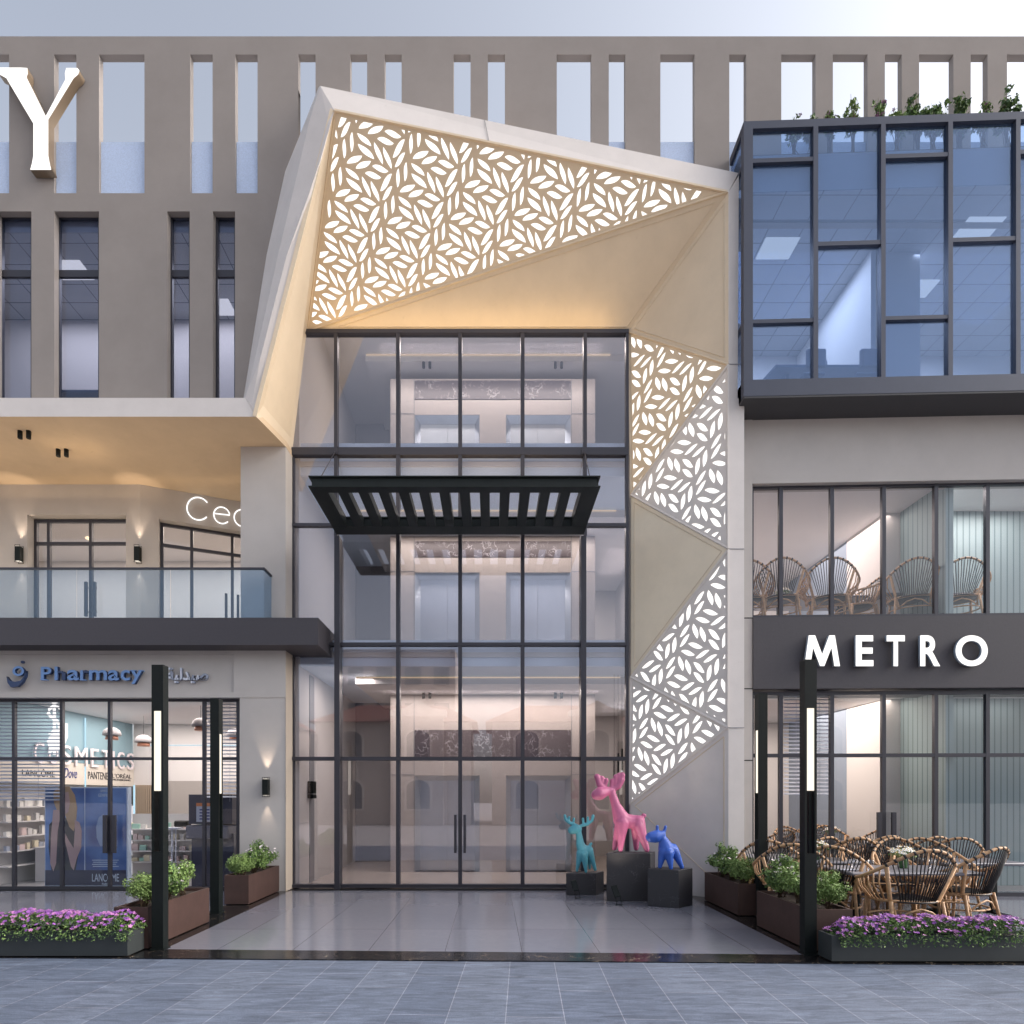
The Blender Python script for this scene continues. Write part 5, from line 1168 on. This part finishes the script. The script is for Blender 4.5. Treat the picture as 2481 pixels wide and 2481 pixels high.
# roof garden on the bay
for i, (px, h, m_, f) in enumerate(((1925, .66, 0, 14), (1965, .68, 0, 16), (2010, .88, 0, 26), (2068, 1.0, 1, 6), (2130, .92, 0, 24), (2172, .76, 1, 4), (2222, .95, 2, 0), (2260, .88, 2, 0), (2292, .82, 1, 0), (2322, .95, 2, 0), (2380, .8, 0, 12), (2440, .95, 2, 0))):
    X_, Y_ = rp(px, 9.12)
    lb = ['trailing pink flowered plant at the left end of the glass bay roof', 'low pink flowered plant on the glass bay roof, second from left', 'tall pink flowered shrub on the roof of the glass bay', 'bright green upright shrub on the roof of the glass bay', 'pink flowered shrub right of the bright green one on the bay roof', 'small pale shrub between taller ones on the bay roof', 'wide dark green shrub on the bay roof', 'smaller dark shrub touching the wide dark one on the bay roof', 'low yellowish shrub near the right edge on the bay roof', 'dark shrub at the right edge of the bay roof', 'pink flowered shrub beyond the right edge of the bay roof', 'dark shrub farthest right on the bay roof'][i]
    shrub(lb, X_, Y_, 11.72, .12 if m_ != 2 else .16, h*.93, .065, 420 if m_ != 2 else 1100, [M_GREEN1, M_GREEN1b, M_GREEN2][m_], f, 60+i, 'roof_shrub', M_PINKF, 'plants on the roof of the glass bay', .08, .03)

# =================================================================== PLINTHS, SPOTLIGHTS, STATUES
def plinth(label, pts, H):
    b = B(); prism(b, pts, .001, H); bevel(b, .006); o = build('plinth', b, M_PLINTH); o['label'] = label; o['category'] = 'plinth'; o['group'] = 'black stone plinths'; return o
plinth('low black stone plinth under the teal moose', [(1.223, 9.46), (1.7145, 9.45), (1.90, 9.74), (1.41, 9.75)], .358)
plinth('tallest black stone plinth under the pink moose', [(1.772, 8.88), (2.448, 8.88), (2.60, 9.16), (1.92, 9.17)], .744)
plinth('black stone plinth under the blue calf statue', [(2.304, 8.52), (2.7045, 8.327), (3.0, 8.60), (2.60, 8.80)], .55)
def statue(name, label, prims, Y, base_px, base_z, sc, m, vox=.012):
    """prims: ('c', (x,y,dy,r),(x,y,dy,r)) tapered capsules in crop pixels (4.293 px per photo px); dy = metres in depth"""
    b = B(); s = Y/F/4.293
    def tr(x, y): return XX(1350+x/4.293, Y), base_z+(base_px-y)*s
    for p in prims:
        (x0, y0, d0, r0), (x1, y1, d1, r1) = p[:2]; fl = p[2] if len(p) > 2 else 1
        k = max(3, int(sqrt((x1-x0)**2+(y1-y0)**2)/max(4, min(r0, r1)*.35)))
        for i in range(k+1):
            u = i/k; X_, Z_ = tr(x0+(x1-x0)*u, y0+(y1-y0)*u); r = (r0+(r1-r0)*u)*s
            M = Matrix.Translation((X_, Y+d0+(d1-d0)*u, Z_)) @ Matrix.Diagonal((1, fl, 1, 1))
            bmesh.ops.create_icosphere(b, subdivisions=2, radius=r, matrix=M)
    me = bpy.data.meshes.new('tmp'); b.to_mesh(me); b.free(); o = bpy.data.objects.new('tmp', me); COL.objects.link(o)
    md = o.modifiers.new('r', 'REMESH'); md.mode = 'VOXEL'; md.voxel_size = vox; sm = o.modifiers.new('s', 'SMOOTH'); sm.factor = .6; sm.iterations = 16
    bpy.context.view_layer.update(); me2 = bpy.data.meshes.new_from_object(o.evaluated_get(bpy.context.evaluated_depsgraph_get())); bpy.data.objects.remove(o)
    me2.materials.clear(); me2.materials.append(m)
    for p in me2.polygons: p.use_smooth = True
    o = bpy.data.objects.new(name, me2); COL.objects.link(o); tag(o, label, 'statue', 'moose statues'); return o
def m_st(n, c): return mat(n, c, .40, var=.10, vs=7, bump=.35, bs=260, spec=.5)
Yp = 9.02
statue('moose_statue', 'tall pink moose statue on the highest plinth', [
    ((408, 540, -.02, 58), (440, 528, -.02, 70), 1.0), ((440, 528, -.02, 70), (520, 500, 0, 46), 1.0), ((520, 500, 0, 44), (570, 500, 0, 40)), ((565, 510, 0, 40), (610, 650, 0, 50)), ((610, 650, 0, 50), (668, 790, 0, 88)),
    ((668, 800, 0, 88), (750, 820, 0, 76)), ((750, 820, 0, 76), (835, 822, 0, 74)), ((668, 830, -.04, 78), (658, 960, -.07, 48)), ((840, 820, -.03, 70), (872, 950, -.07, 48)), ((665, 880, -.06, 60), (645, 1108, -.08, 27)), ((655, 880, .06, 56), (606, 1105, .08, 25)), ((835, 860, -.06, 62), (920, 1108, -.08, 29)), ((825, 860, .06, 56), (838, 1104, .10, 28)),
    ((868, 790, 0, 22), (902, 756, 0, 27)),
    ((560, 488, 0, 26), (635, 455, .0, 34)), ((635, 455, 0, 34), (668, 385, .0, 38)), ((560, 470, 0, 20), (571, 392, 0, 24)), ((600, 450, 0, 22), (608, 352, 0, 27)), ((640, 430, 0, 24), (640, 335, 0, 27)), ((664, 390, 0, 30), (676, 335, 0, 33)),
    ((490, 458, 0, 24), (440, 435, 0, 34)), ((440, 435, 0, 34), (424, 375, 0, 33)), ((425, 380, 0, 30), (414, 352, 0, 33)), ((462, 430, 0, 24), (464, 366, 0, 28)), ((500, 440, 0, 22), (512, 388, 0, 26))],
    Yp, 1138, .744, 1, m_st('pink_paint', (.50, .135, .27)), .0075)
statue('moose_statue', 'small teal moose statue with wide antlers on the low plinth', [
    ((150, 915, -.01, 44), (195, 902, 0, 52)), ((195, 902, 0, 50), (222, 905, 0, 36)), ((222, 930, 0, 30), (240, 1060, 0, 44)), ((240, 1060, 0, 46), (262, 1120, 0, 60)), ((262, 1125, 0, 58), (330, 1120, 0, 46)),
    ((235, 1150, -.03, 40), (202, 1335, -.03, 15)), ((275, 1160, -.06, 42), (292, 1340, -.07, 16)), ((335, 1130, -.03, 40), (392, 1322, -.03, 18)), ((330, 1130, .05, 36), (345, 1315, .06, 14)), ((335, 1085, 0, 18), (352, 1056, 0, 17)),
    ((240, 872, 0, 17), (315, 850, 0, 20)), ((315, 850, 0, 20), (362, 815, 0, 17)), ((362, 815, 0, 17), (374, 766, 0, 18)), ((272, 855, 0, 13), (268, 796, 0, 15)), ((318, 845, 0, 13), (318, 782, 0, 15)),
    ((200, 862, 0, 16), (130, 840, 0, 19)), ((130, 840, 0, 19), (90, 808, 0, 16)), ((90, 808, 0, 16), (80, 764, 0, 17)), ((122, 838, 0, 13), (124, 780, 0, 15)), ((168, 850, 0, 12), (174, 794, 0, 14))],
    9.58, 1353, .358, 1, m_st('teal_paint', (.085, .34, .43)), .0065)
statue('calf_statue', 'small blue calf statue with two stub horns on the right plinth', [
    ((972, 980, -.01, 56), (1020, 975, 0, 68)), ((1020, 975, 0, 68), (1082, 958, 0, 48)), ((1075, 970, 0, 46), (1108, 1020, 0, 50)), ((1108, 1020, 0, 52), (1135, 1110, 0, 84)), ((1135, 1110, 0, 82), (1195, 1115, 0, 70)), ((1200, 1085, 0, 40), (1222, 1075, 0, 26)),
    ((1092, 1130, -.04, 50), (1058, 1285, -.05, 22)), ((1140, 1140, -.09, 52), (1160, 1296, -.11, 20)), ((1215, 1130, -.04, 50), (1286, 1290, -.05, 23)), ((1190, 1140, .07, 44), (1202, 1285, .08, 20)),
    ((1042, 925, 0, 18), (1040, 870, 0, 18)), ((1100, 945, 0, 22), (1118, 910, 0, 18)), ((1118, 910, 0, 18), (1127, 870, 0, 16))],
    8.56, 1305, .55, 1, m_st('blue_paint', (.035, .115, .50)), .007)
for i, (px, py, lb) in enumerate(((1401, 2175, 'black ground spotlight in front of the teal moose plinth'), (1501, 2191, 'black ground spotlight in front of the pink moose plinth'))):
    Yq = 2240/(py-1932+2); x = XX(px, Yq); t = thing('ground_spotlight', lb, 'spotlight', (x, Yq, 0), 'ground spotlights before the plinths'); b = B()
    hd = B(); box(hd, -.045, .045, -.02, .02, -.09, .09); bevel(hd, .006); bmesh.ops.transform(hd, verts=hd.verts, matrix=Matrix.Translation((x-.05, Yq+.03, .20)) @ Matrix.Rotation(radians(-14), 4, 'Y') @ Matrix.Rotation(radians(-25), 4, 'X')); build('lamp_head', hd, M_BLACK, t)
    for dx in (-.04, .03): build('leg', tube(B(), [(x+dx-.02, Yq, .14), (x+dx, Yq, .0)], .006), M_BLACK, t)
    build('foot', bx(x-.05, x+.045, Yq-.012, Yq+.012, .001, .012), M_BLACK, t)
    l = bpy.data.lights.new('spot_beam', 'SPOT'); l.energy = 14; l.spot_size = radians(80); l.spot_blend = 1; l.color = (1, .84, .66); l.shadow_soft_size = .05
    o = bpy.data.objects.new('spot_beam', l); COL.objects.link(o); o.location = (x-.10, Yq-.06, .32); o.rotation_euler = (Vector((3.0, 9.6, 4.0))-o.location).to_track_quat('-Z', 'Y').to_euler()

# =================================================================== CAFE FURNITURE
def make_chair():
    t = thing('wicker_chair', 'x', 'chair', (0, 0, 0)); S = 1.0
    def hoop(ph, k=1.0):
        a = radians(ph); r = .41; z = .60+.33*math.exp(-(ph/62.0)**2); return Vector((r*1.0*sin(a)*1.0, -.34*cos(a)-.06*math.exp(-(ph/60.0)**2)+.02, z))
    def seat(ph, z=.42): a = radians(ph); return Vector((.30*sin(a), -.25*cos(a)+.03, z))
    arc_ = [hoop(p) for p in range(-132, 133, 8)]
    endL = [Vector((-.30, .30, .54)), Vector((-.285, .26, .42))]; endR = [Vector((.30, .30, .54)), Vector((.285, .26, .42))]
    b = B(); tube(b, endL[::-1]+arc_+endR, .017, 7); 
    tube(b, [seat(p) for p in range(0, 361, 20)], .017, 6); tube(b, [seat(p, .25)*1.0 for p in range(0, 361, 24)], .011, 6)
    for s in (-1, 1): tube(b, [hoop(s*50), seat(s*48), (s*.20, -.2, .25)], .019, 7)
    tube(b, [(-.2, -.2, .25), (-.1, -.23, .33), (0, -.24, .36), (.1, -.23, .33), (.2, -.2, .25)], .010, 6)
    build('frame', b, M_RATTAN, t)
    b = B()
    for p in [q*5.4 for q in range(-8, 9)]:
        h_, s_ = hoop(p), seat(p*.72); m_ = h_.lerp(s_, .5)+Vector((0, -.012, 0)); tube(b, [h_, m_, s_+Vector((0, 0, -.01))], .006, 5)
    for p in range(-50, 51, 10):
        a, c = hoop(p-.8), hoop(p+1.8); tube(b, [a, c], .0205, 7)
    build('backrest', b, M_RBLK, t)
    for s in (-1, 1):
        b = B()
        for p in range(58, 134, 9): h_, s_ = hoop(s*p), seat(s*(p*.9+6)); tube(b, [h_, h_.lerp(s_, .45)+Vector((s*.03, 0, 0)), s_], .008, 5)
        build('side_lattice', b, M_RATTAN, t)
    b = B(); lathe(b, [(.01, .405), (.28, .412), (.285, .425), (.01, .432)], (0, .03, 0), 22)
    for k in range(9): tube(b, [(-.2+.05*k, -.16, .437), (-.2+.05*k, .22, .437)], .006, 4)
    build('seat', b, M_RBLK, t)
    for sx, sy in ((-1, -1), (1, -1), (-1, 1), (1, 1)):
        build('leg', tube(B(), [(sx*.235, sy*.19+.02, .42), (sx*.25, sy*.22+.01, .2), (sx*.27, sy*.26, 0)], .017, 7), M_RATTAN, t)
    return t
ch0 = make_chair(); first = [True]
def chair(px, Y, z, deg, label, group, s=1.1):
    if first[0]: c = ch0; first[0] = False
    else: c = copy_tree(ch0)
    c.location = (XX(px, Y), Y, z); c.rotation_euler.z = radians(deg); c.scale = (s, s, s); c['label'] = label; c['group'] = group
GC = 'wicker chairs outside the cafe'
chair(2192, 6.42, 0, -3, 'nearest wicker chair with its black back towards the street', GC, 1.13)
chair(2010, 7.15, 0, -30, 'wicker chair at the left end of the front table behind the lamp post', GC)
chair(2128, 7.85, 0, 178, 'wicker chair behind the front table, left of the daisies', GC)
chair(2208, 7.75, 0, 172, 'wicker chair facing the street directly behind the daisies', GC)
chair(2330, 7.0, 0, 20, 'wicker chair at the right end of the front table', GC)
chair(1873, 8.05, 0, -35, 'wicker chair between the rear lamp post and the column', GC)
chair(1918, 7.5, 0, -25, 'wicker chair just right of the rear right lamp post', GC)
chair(2052, 8.55, 0, -10, 'wicker chair in the second row left of the door handles', GC)
chair(2215, 8.85, 0, 8, 'wicker chair in the second row in front of the fluted wall', GC)
chair(2110, 9.0, 0, 5, 'wicker chair in the second row just left of the tall door handles', GC)
chair(1955, 8.75, 0, 15, 'wicker chair in the second row between the two right lamp posts', GC)
chair(2262, 7.75, 0, 165, 'wicker chair facing the street right of the daisies', GC)
chair(2292, 8.6, 0, -14, 'wicker chair in the second row at the right edge', GC)
GI_ = 'wicker chairs inside the ground floor cafe'
for px, Y, dg, lb in ((1862, 10.6, 20, 'wicker chair inside the glazing beside the rear lamp post'), (1935, 11.0, 190, 'wicker chair inside the cafe under the blind on the left'), (2030, 11.4, 185, 'wicker chair inside the cafe under the blind on the right'), (2100, 11.0, 10, 'wicker chair inside the cafe left of the door handles'), (2195, 10.2, 170, 'wicker chair inside the cafe in front of the teal wall'), (1948, 12.6, 0, 'wicker chair deep inside the cafe on the left'), (2040, 12.8, 10, 'wicker chair deep inside the cafe in the middle')):
    chair(px, Y, 0, dg, lb, GI_)
GU = 'wicker chairs on the upper cafe floor'
for px, Y, dg, lb in ((1808, 10.1, -22, 'upper floor wicker chair cut off by the stucco column'), (1890, 10.0, -24, 'upper floor wicker chair behind the first mullion'), (2008, 10.0, -24, 'upper floor wicker chair behind the second mullion'), (2207, 10.0, -24, 'upper floor wicker chair behind the third mullion'), (2318, 10.0, -24, 'upper floor wicker chair at the right edge'), (2075, 10.5, 90, 'upper floor wicker chair seen low beside the white pier')):
    chair(px, Y, 4.565 if px != 2075 else 4.5651, dg, lb, GU)
def cafe_table(px, Y, z, w_, d_, label, group, H=.73):
    x = XX(px, Y); t = thing('cafe_table', label, 'table', (x, Y, z), group); b = B(); box(b, x-w_/2, x+w_/2, Y-d_/2, Y+d_/2, z+H-.04, z+H); bevel(b, .012); build('tabletop', b, M_TABLE, t)
    for sx in (-.32, .32):
        b = B(); box(b, x+sx*w_-.03, x+sx*w_+.03, Y-.03, Y+.03, z+.02, z+H-.04); build('leg', b, M_BLACK, t); b = B(); box(b, x+sx*w_-.04, x+sx*w_+.04, Y-d_*.35, Y+d_*.35, z, z+.02); build('foot', b, M_BLACK, t)
    return x, Y, z+H
TG = 'slate topped cafe tables'
TA = cafe_table(2172, 7.05, 0, 1.55, .75, 'front slate table behind the nearest wicker chair', TG)
TB = cafe_table(1888, 8.55, 0, 1.0, .7, 'slate table beside the rear right lamp post', TG)
TC = cafe_table(1990, 11.9, 0, 1.3, .7, 'slate table inside the cafe behind the blind', TG); TD = cafe_table(2160, 10.9, 0, 1.2, .7, 'slate table inside the cafe behind the door handles', TG)
TE = cafe_table(2345, 8.0, 0, 1.1, .7, 'slate table at the right edge of the terrace', TG); TH_ = cafe_table(1985, 8.1, 0, .95, .6, 'slate table in the second row behind the front lamp post', TG)
TU = cafe_table(1960, 11.0, 4.565, 1.8, .8, 'pale table on the upper cafe floor behind the left chairs', TG, .75); TV = cafe_table(2205, 10.85, 4.566, 1.7, .75, 'pale table on the upper cafe floor behind the right chairs', TG, .75)
def vase(x, y, z, label, seed):
    t = thing('daisy_vase', label, 'vase', (x, y, z), 'daisy vases on the cafe tables'); rnd = random.Random(seed); b = B(); lathe(b, [(.05, 0), (.055, .02), (.055, .12), (.05, .13)], (x, y, z), 16); build('glass_jar', b, mat('green_jar', (.03, .10, .03), .15), t)
    g = B(); f = B(); c = B()
    for i in range(46):
        a, q = rnd.uniform(0, 6.3), sqrt(rnd.random()); p = Vector((x+.155*q*cos(a), y+.12*q*sin(a), z+.20+.06*(1-q*q)+rnd.gauss(0, .012))); tube(g, [(x+.03*q*cos(a), y+.03*q*sin(a), z+.11), p], .002, 3)
        s = .026; a0 = rnd.uniform(0, 6); up = Vector((cos(a)*q*.6, sin(a)*q*.6-.35, 1)).normalized(); e_ = up.cross(Vector((1, .2, 0))).normalized(); ff = up.cross(e_)
        for k in range(8):
            an = a0+k*pi/4; d = e_*cos(an)+ff*sin(an); w_ = e_*cos(an+pi/2)+ff*sin(an+pi/2); f.faces.new([f.verts.new(v) for v in (p, p+d*s*.6-w_*s*.2, p+d*s, p+d*s*.6+w_*s*.2)])
        bmesh.ops.create_icosphere(c, subdivisions=1, radius=.006, matrix=Matrix.Translation(p+up*.003))
        for k in range(3): leafquad(g, p-Vector((rnd.gauss(0, .02), rnd.gauss(0, .02), .035+.03*rnd.random())), .03, rnd)
    build('stems', g, M_GREEN1, t); build('petals', f, mat('daisy_white', (.85, .85, .84), .6), t); build('flower_centres', c, mat('daisy_yellow', (.7, .5, .05), .6), t)
vase(XX(2187, 7.1), 7.1, TA[2], 'green glass jar of white daisies on the front table', 1); vase(XX(1977, 8.1), 8.1, TH_[2], 'jar of white daisies on the second row table behind the lamp post', 2)
vase(XX(1911, 11.9)+.9, 11.9, TC[2], 'jar of white daisies inside the cafe behind the blind', 3); vase(XX(2205, 10.9), 10.9, TD[2], 'jar of white daisies inside the cafe before the teal wall', 4)
vase(XX(2190, 10.85), 10.85, TV[2]+0, 'jar of pale daisies on the right upper floor table', 5); vase(XX(1898, 11.0), 11.0, TU[2]+0, 'jar of pale daisies on the left upper floor table', 6)
M_CLEAR = glass('tumbler_glass', (.93, .93, .95), base=.06, k=1.5)
for i, (px, Y, lb) in enumerate(((2110, 7.0, 'stemless tumbler on the front table left of the daisies'), (2070, 7.1, 'tumbler near the left end of the front table'), (2258, 7.0, 'tumbler right of the daisies on the front table'))):
    x = XX(px, Y); b = B(); lathe(b, [(.028, 0), (.036, .05), (.034, .11), (.031, .112), (.033, .05), (.02, .008)], (x, Y, TA[2]+.001), 16); o = build('tumbler', b, M_CLEAR); tag(o, lb, 'glass', 'tumblers on the front table')
x = XX(2055, 6.9); b = B(); bevel(box(b, x-.1, x+.1, 6.85, 6.95, TA[2]+.001, TA[2]+.012), .003); tag(build('napkin', b, mat('napkin_cloth', (.4, .42, .5), .8)), 'folded grey napkin at the left end of the front table', 'napkin')

# =================================================================== ACROSS THE STREET (seen only in the glass)
M_VILLA = mat('villa_render', (.50, .42, .36), .85, var=.05, vs=2); M_ROOF = mat('roof_tile', (.22, .09, .07), .8, var=.25, vs=20); M_TRIM = mat('villa_trim', (.62, .55, .48), .8)
def villa(label, x, y, w_=9.5, h=6.2):
    t = thing('villa', label, 'house', (x, y, 0), 'villas across the street'); build('wall', bx(x-w_/2, x+w_/2, y-6, y, -.1, h), M_VILLA, t)
    b = B(); v = [b.verts.new(p) for p in ((x-w_/2-.4, y+.4, h), (x+w_/2+.4, y+.4, h), (x+w_/2+.4, y-6.4, h), (x-w_/2-.4, y-6.4, h), (x-w_/2+2, y-3, h+1.5), (x+w_/2-2, y-3, h+1.5))]
    for f in ((0, 1, 5, 4), (1, 2, 5), (2, 3, 4, 5), (3, 0, 4), (3, 2, 1, 0)): b.faces.new([v[i] for i in f])
    bmesh.ops.recalc_face_normals(b, faces=b.faces); build('roof', b, M_ROOF, t)
    px_ = x+1.6; b = B(); box(b, px_-1.5, px_+1.5, y, y+.5, -.1, h+.3); build('bay_wall', b, M_VILLA, t)
    me = poly_curve([[(px_-1.7, h+.3), (px_+1.7, h+.3), (px_+1.7, h+.65), (px_+.8, h+.8), (px_, h+1.25), (px_-.8, h+.8), (px_-1.7, h+.65)]], .3); mesh_obj('pediment', me, M_TRIM, t, Matrix.Translation((0, y+.3, 0)) @ UP)
    for wx, wz in ((px_, 3.9), (x-2.6, 3.9), (px_, .9), (x-2.6, .9)):
        yy = y+.5 if wx == px_ else y; n_ = [(wx-.7, wz), (wx+.7, wz), (wx+.7, wz+1.3)]+[(wx+.7*cos(a), wz+1.3+.45*sin(a)) for a in [i*pi/8 for i in range(1, 8)]]+[(wx-.7, wz+1.3)]
        me = poly_curve([n_], .03); w__ = mesh_obj('window', me, mat('villa_glass', (.06, .07, .09), .15), t, Matrix.Translation((0, yy+.02, 0)) @ UP)
        me = poly_curve([[(a_*1.0+(a_-wx)*.2, c_+(c_-wz-.9)*.12) for a_, c_ in n_], n_], .06); mesh_obj('frame', me, M_TRIM, w__, Matrix.Translation((0, yy+.04, 0)) @ UP)
    return t
villa('beige villa with curved pediment mirrored in the left of the glass', -6.0, -15.0); villa('beige villa with curved pediment mirrored in the right of the glass', 4.8, -15.0); villa('beige villa with red roof mirrored in the cafe glass', 16.0, -15.0); villa('beige villa with red roof mirrored in the pharmacy glass', -17.5, -15.0)
t = thing('apartment_block', 'taller pale block behind the villas mirrored high in the glass', 'building', (-7, -28, 0)); build('wall', bx(-13, -3, -34, -28, -.1, 14), M_VILLA, t)
for i in range(4):
    for k in range(3): w__ = build('window', bx(-12+2.4*i, -10.7+2.4*i, -28.0, -27.96, 5+3*k, 6.5+3*k), MATS['villa_glass'], t)

# =================================================================== WARM PORTAL AND TERRACE LIGHT (lit trims and spots, plus added unseen uplights)
def point(name, loc, e, col, r=.05):
    l = bpy.data.lights.new(name, 'POINT'); l.energy = e; l.color = col; l.shadow_soft_size = r; o = bpy.data.objects.new(name, l); COL.objects.link(o); o.location = loc; return o
WARM = (1, .66, .30)
a = area('portal_light', (-.4, 9.9, 9.66), 5.0, .06, 3, WARM); a.rotation_euler = (radians(150), 0, 0)
up = area('added_portal_uplight', (-.5, 9.2, 6.42), 3.6, .5, 24, (1, .70, .38)); up.rotation_euler = (pi, 0, 0)  # unseen lamp added above the canopy to brighten the portal faces
up = area('added_soffit_uplight', (-7.6, 10.0, 4.62), 6.5, .25, 26, (1, .76, .50)); up.rotation_euler = (pi, 0, 0)  # lamp without fixture, added over the balcony slab to warm the soffit
for x in (-7.4, -6.9, -8.8): point('terrace_spot', (x, 9.9, 7.25), .6, (1, .72, .42), .04)
a = area('terrace_cove', (-7.5, 10.9, 7.35), 6.0, .05, .6, (1, .70, .38)); a.rotation_euler = (pi-.35, 0, 0)
for px, py in ((1210, 330), (1480, 395), (730, 330)):
    q = P(px-6, py, 9.22); point('wall_glow', (q.x, 9.24, q.z-.10), 1.6, (1, .72, .48), .03)
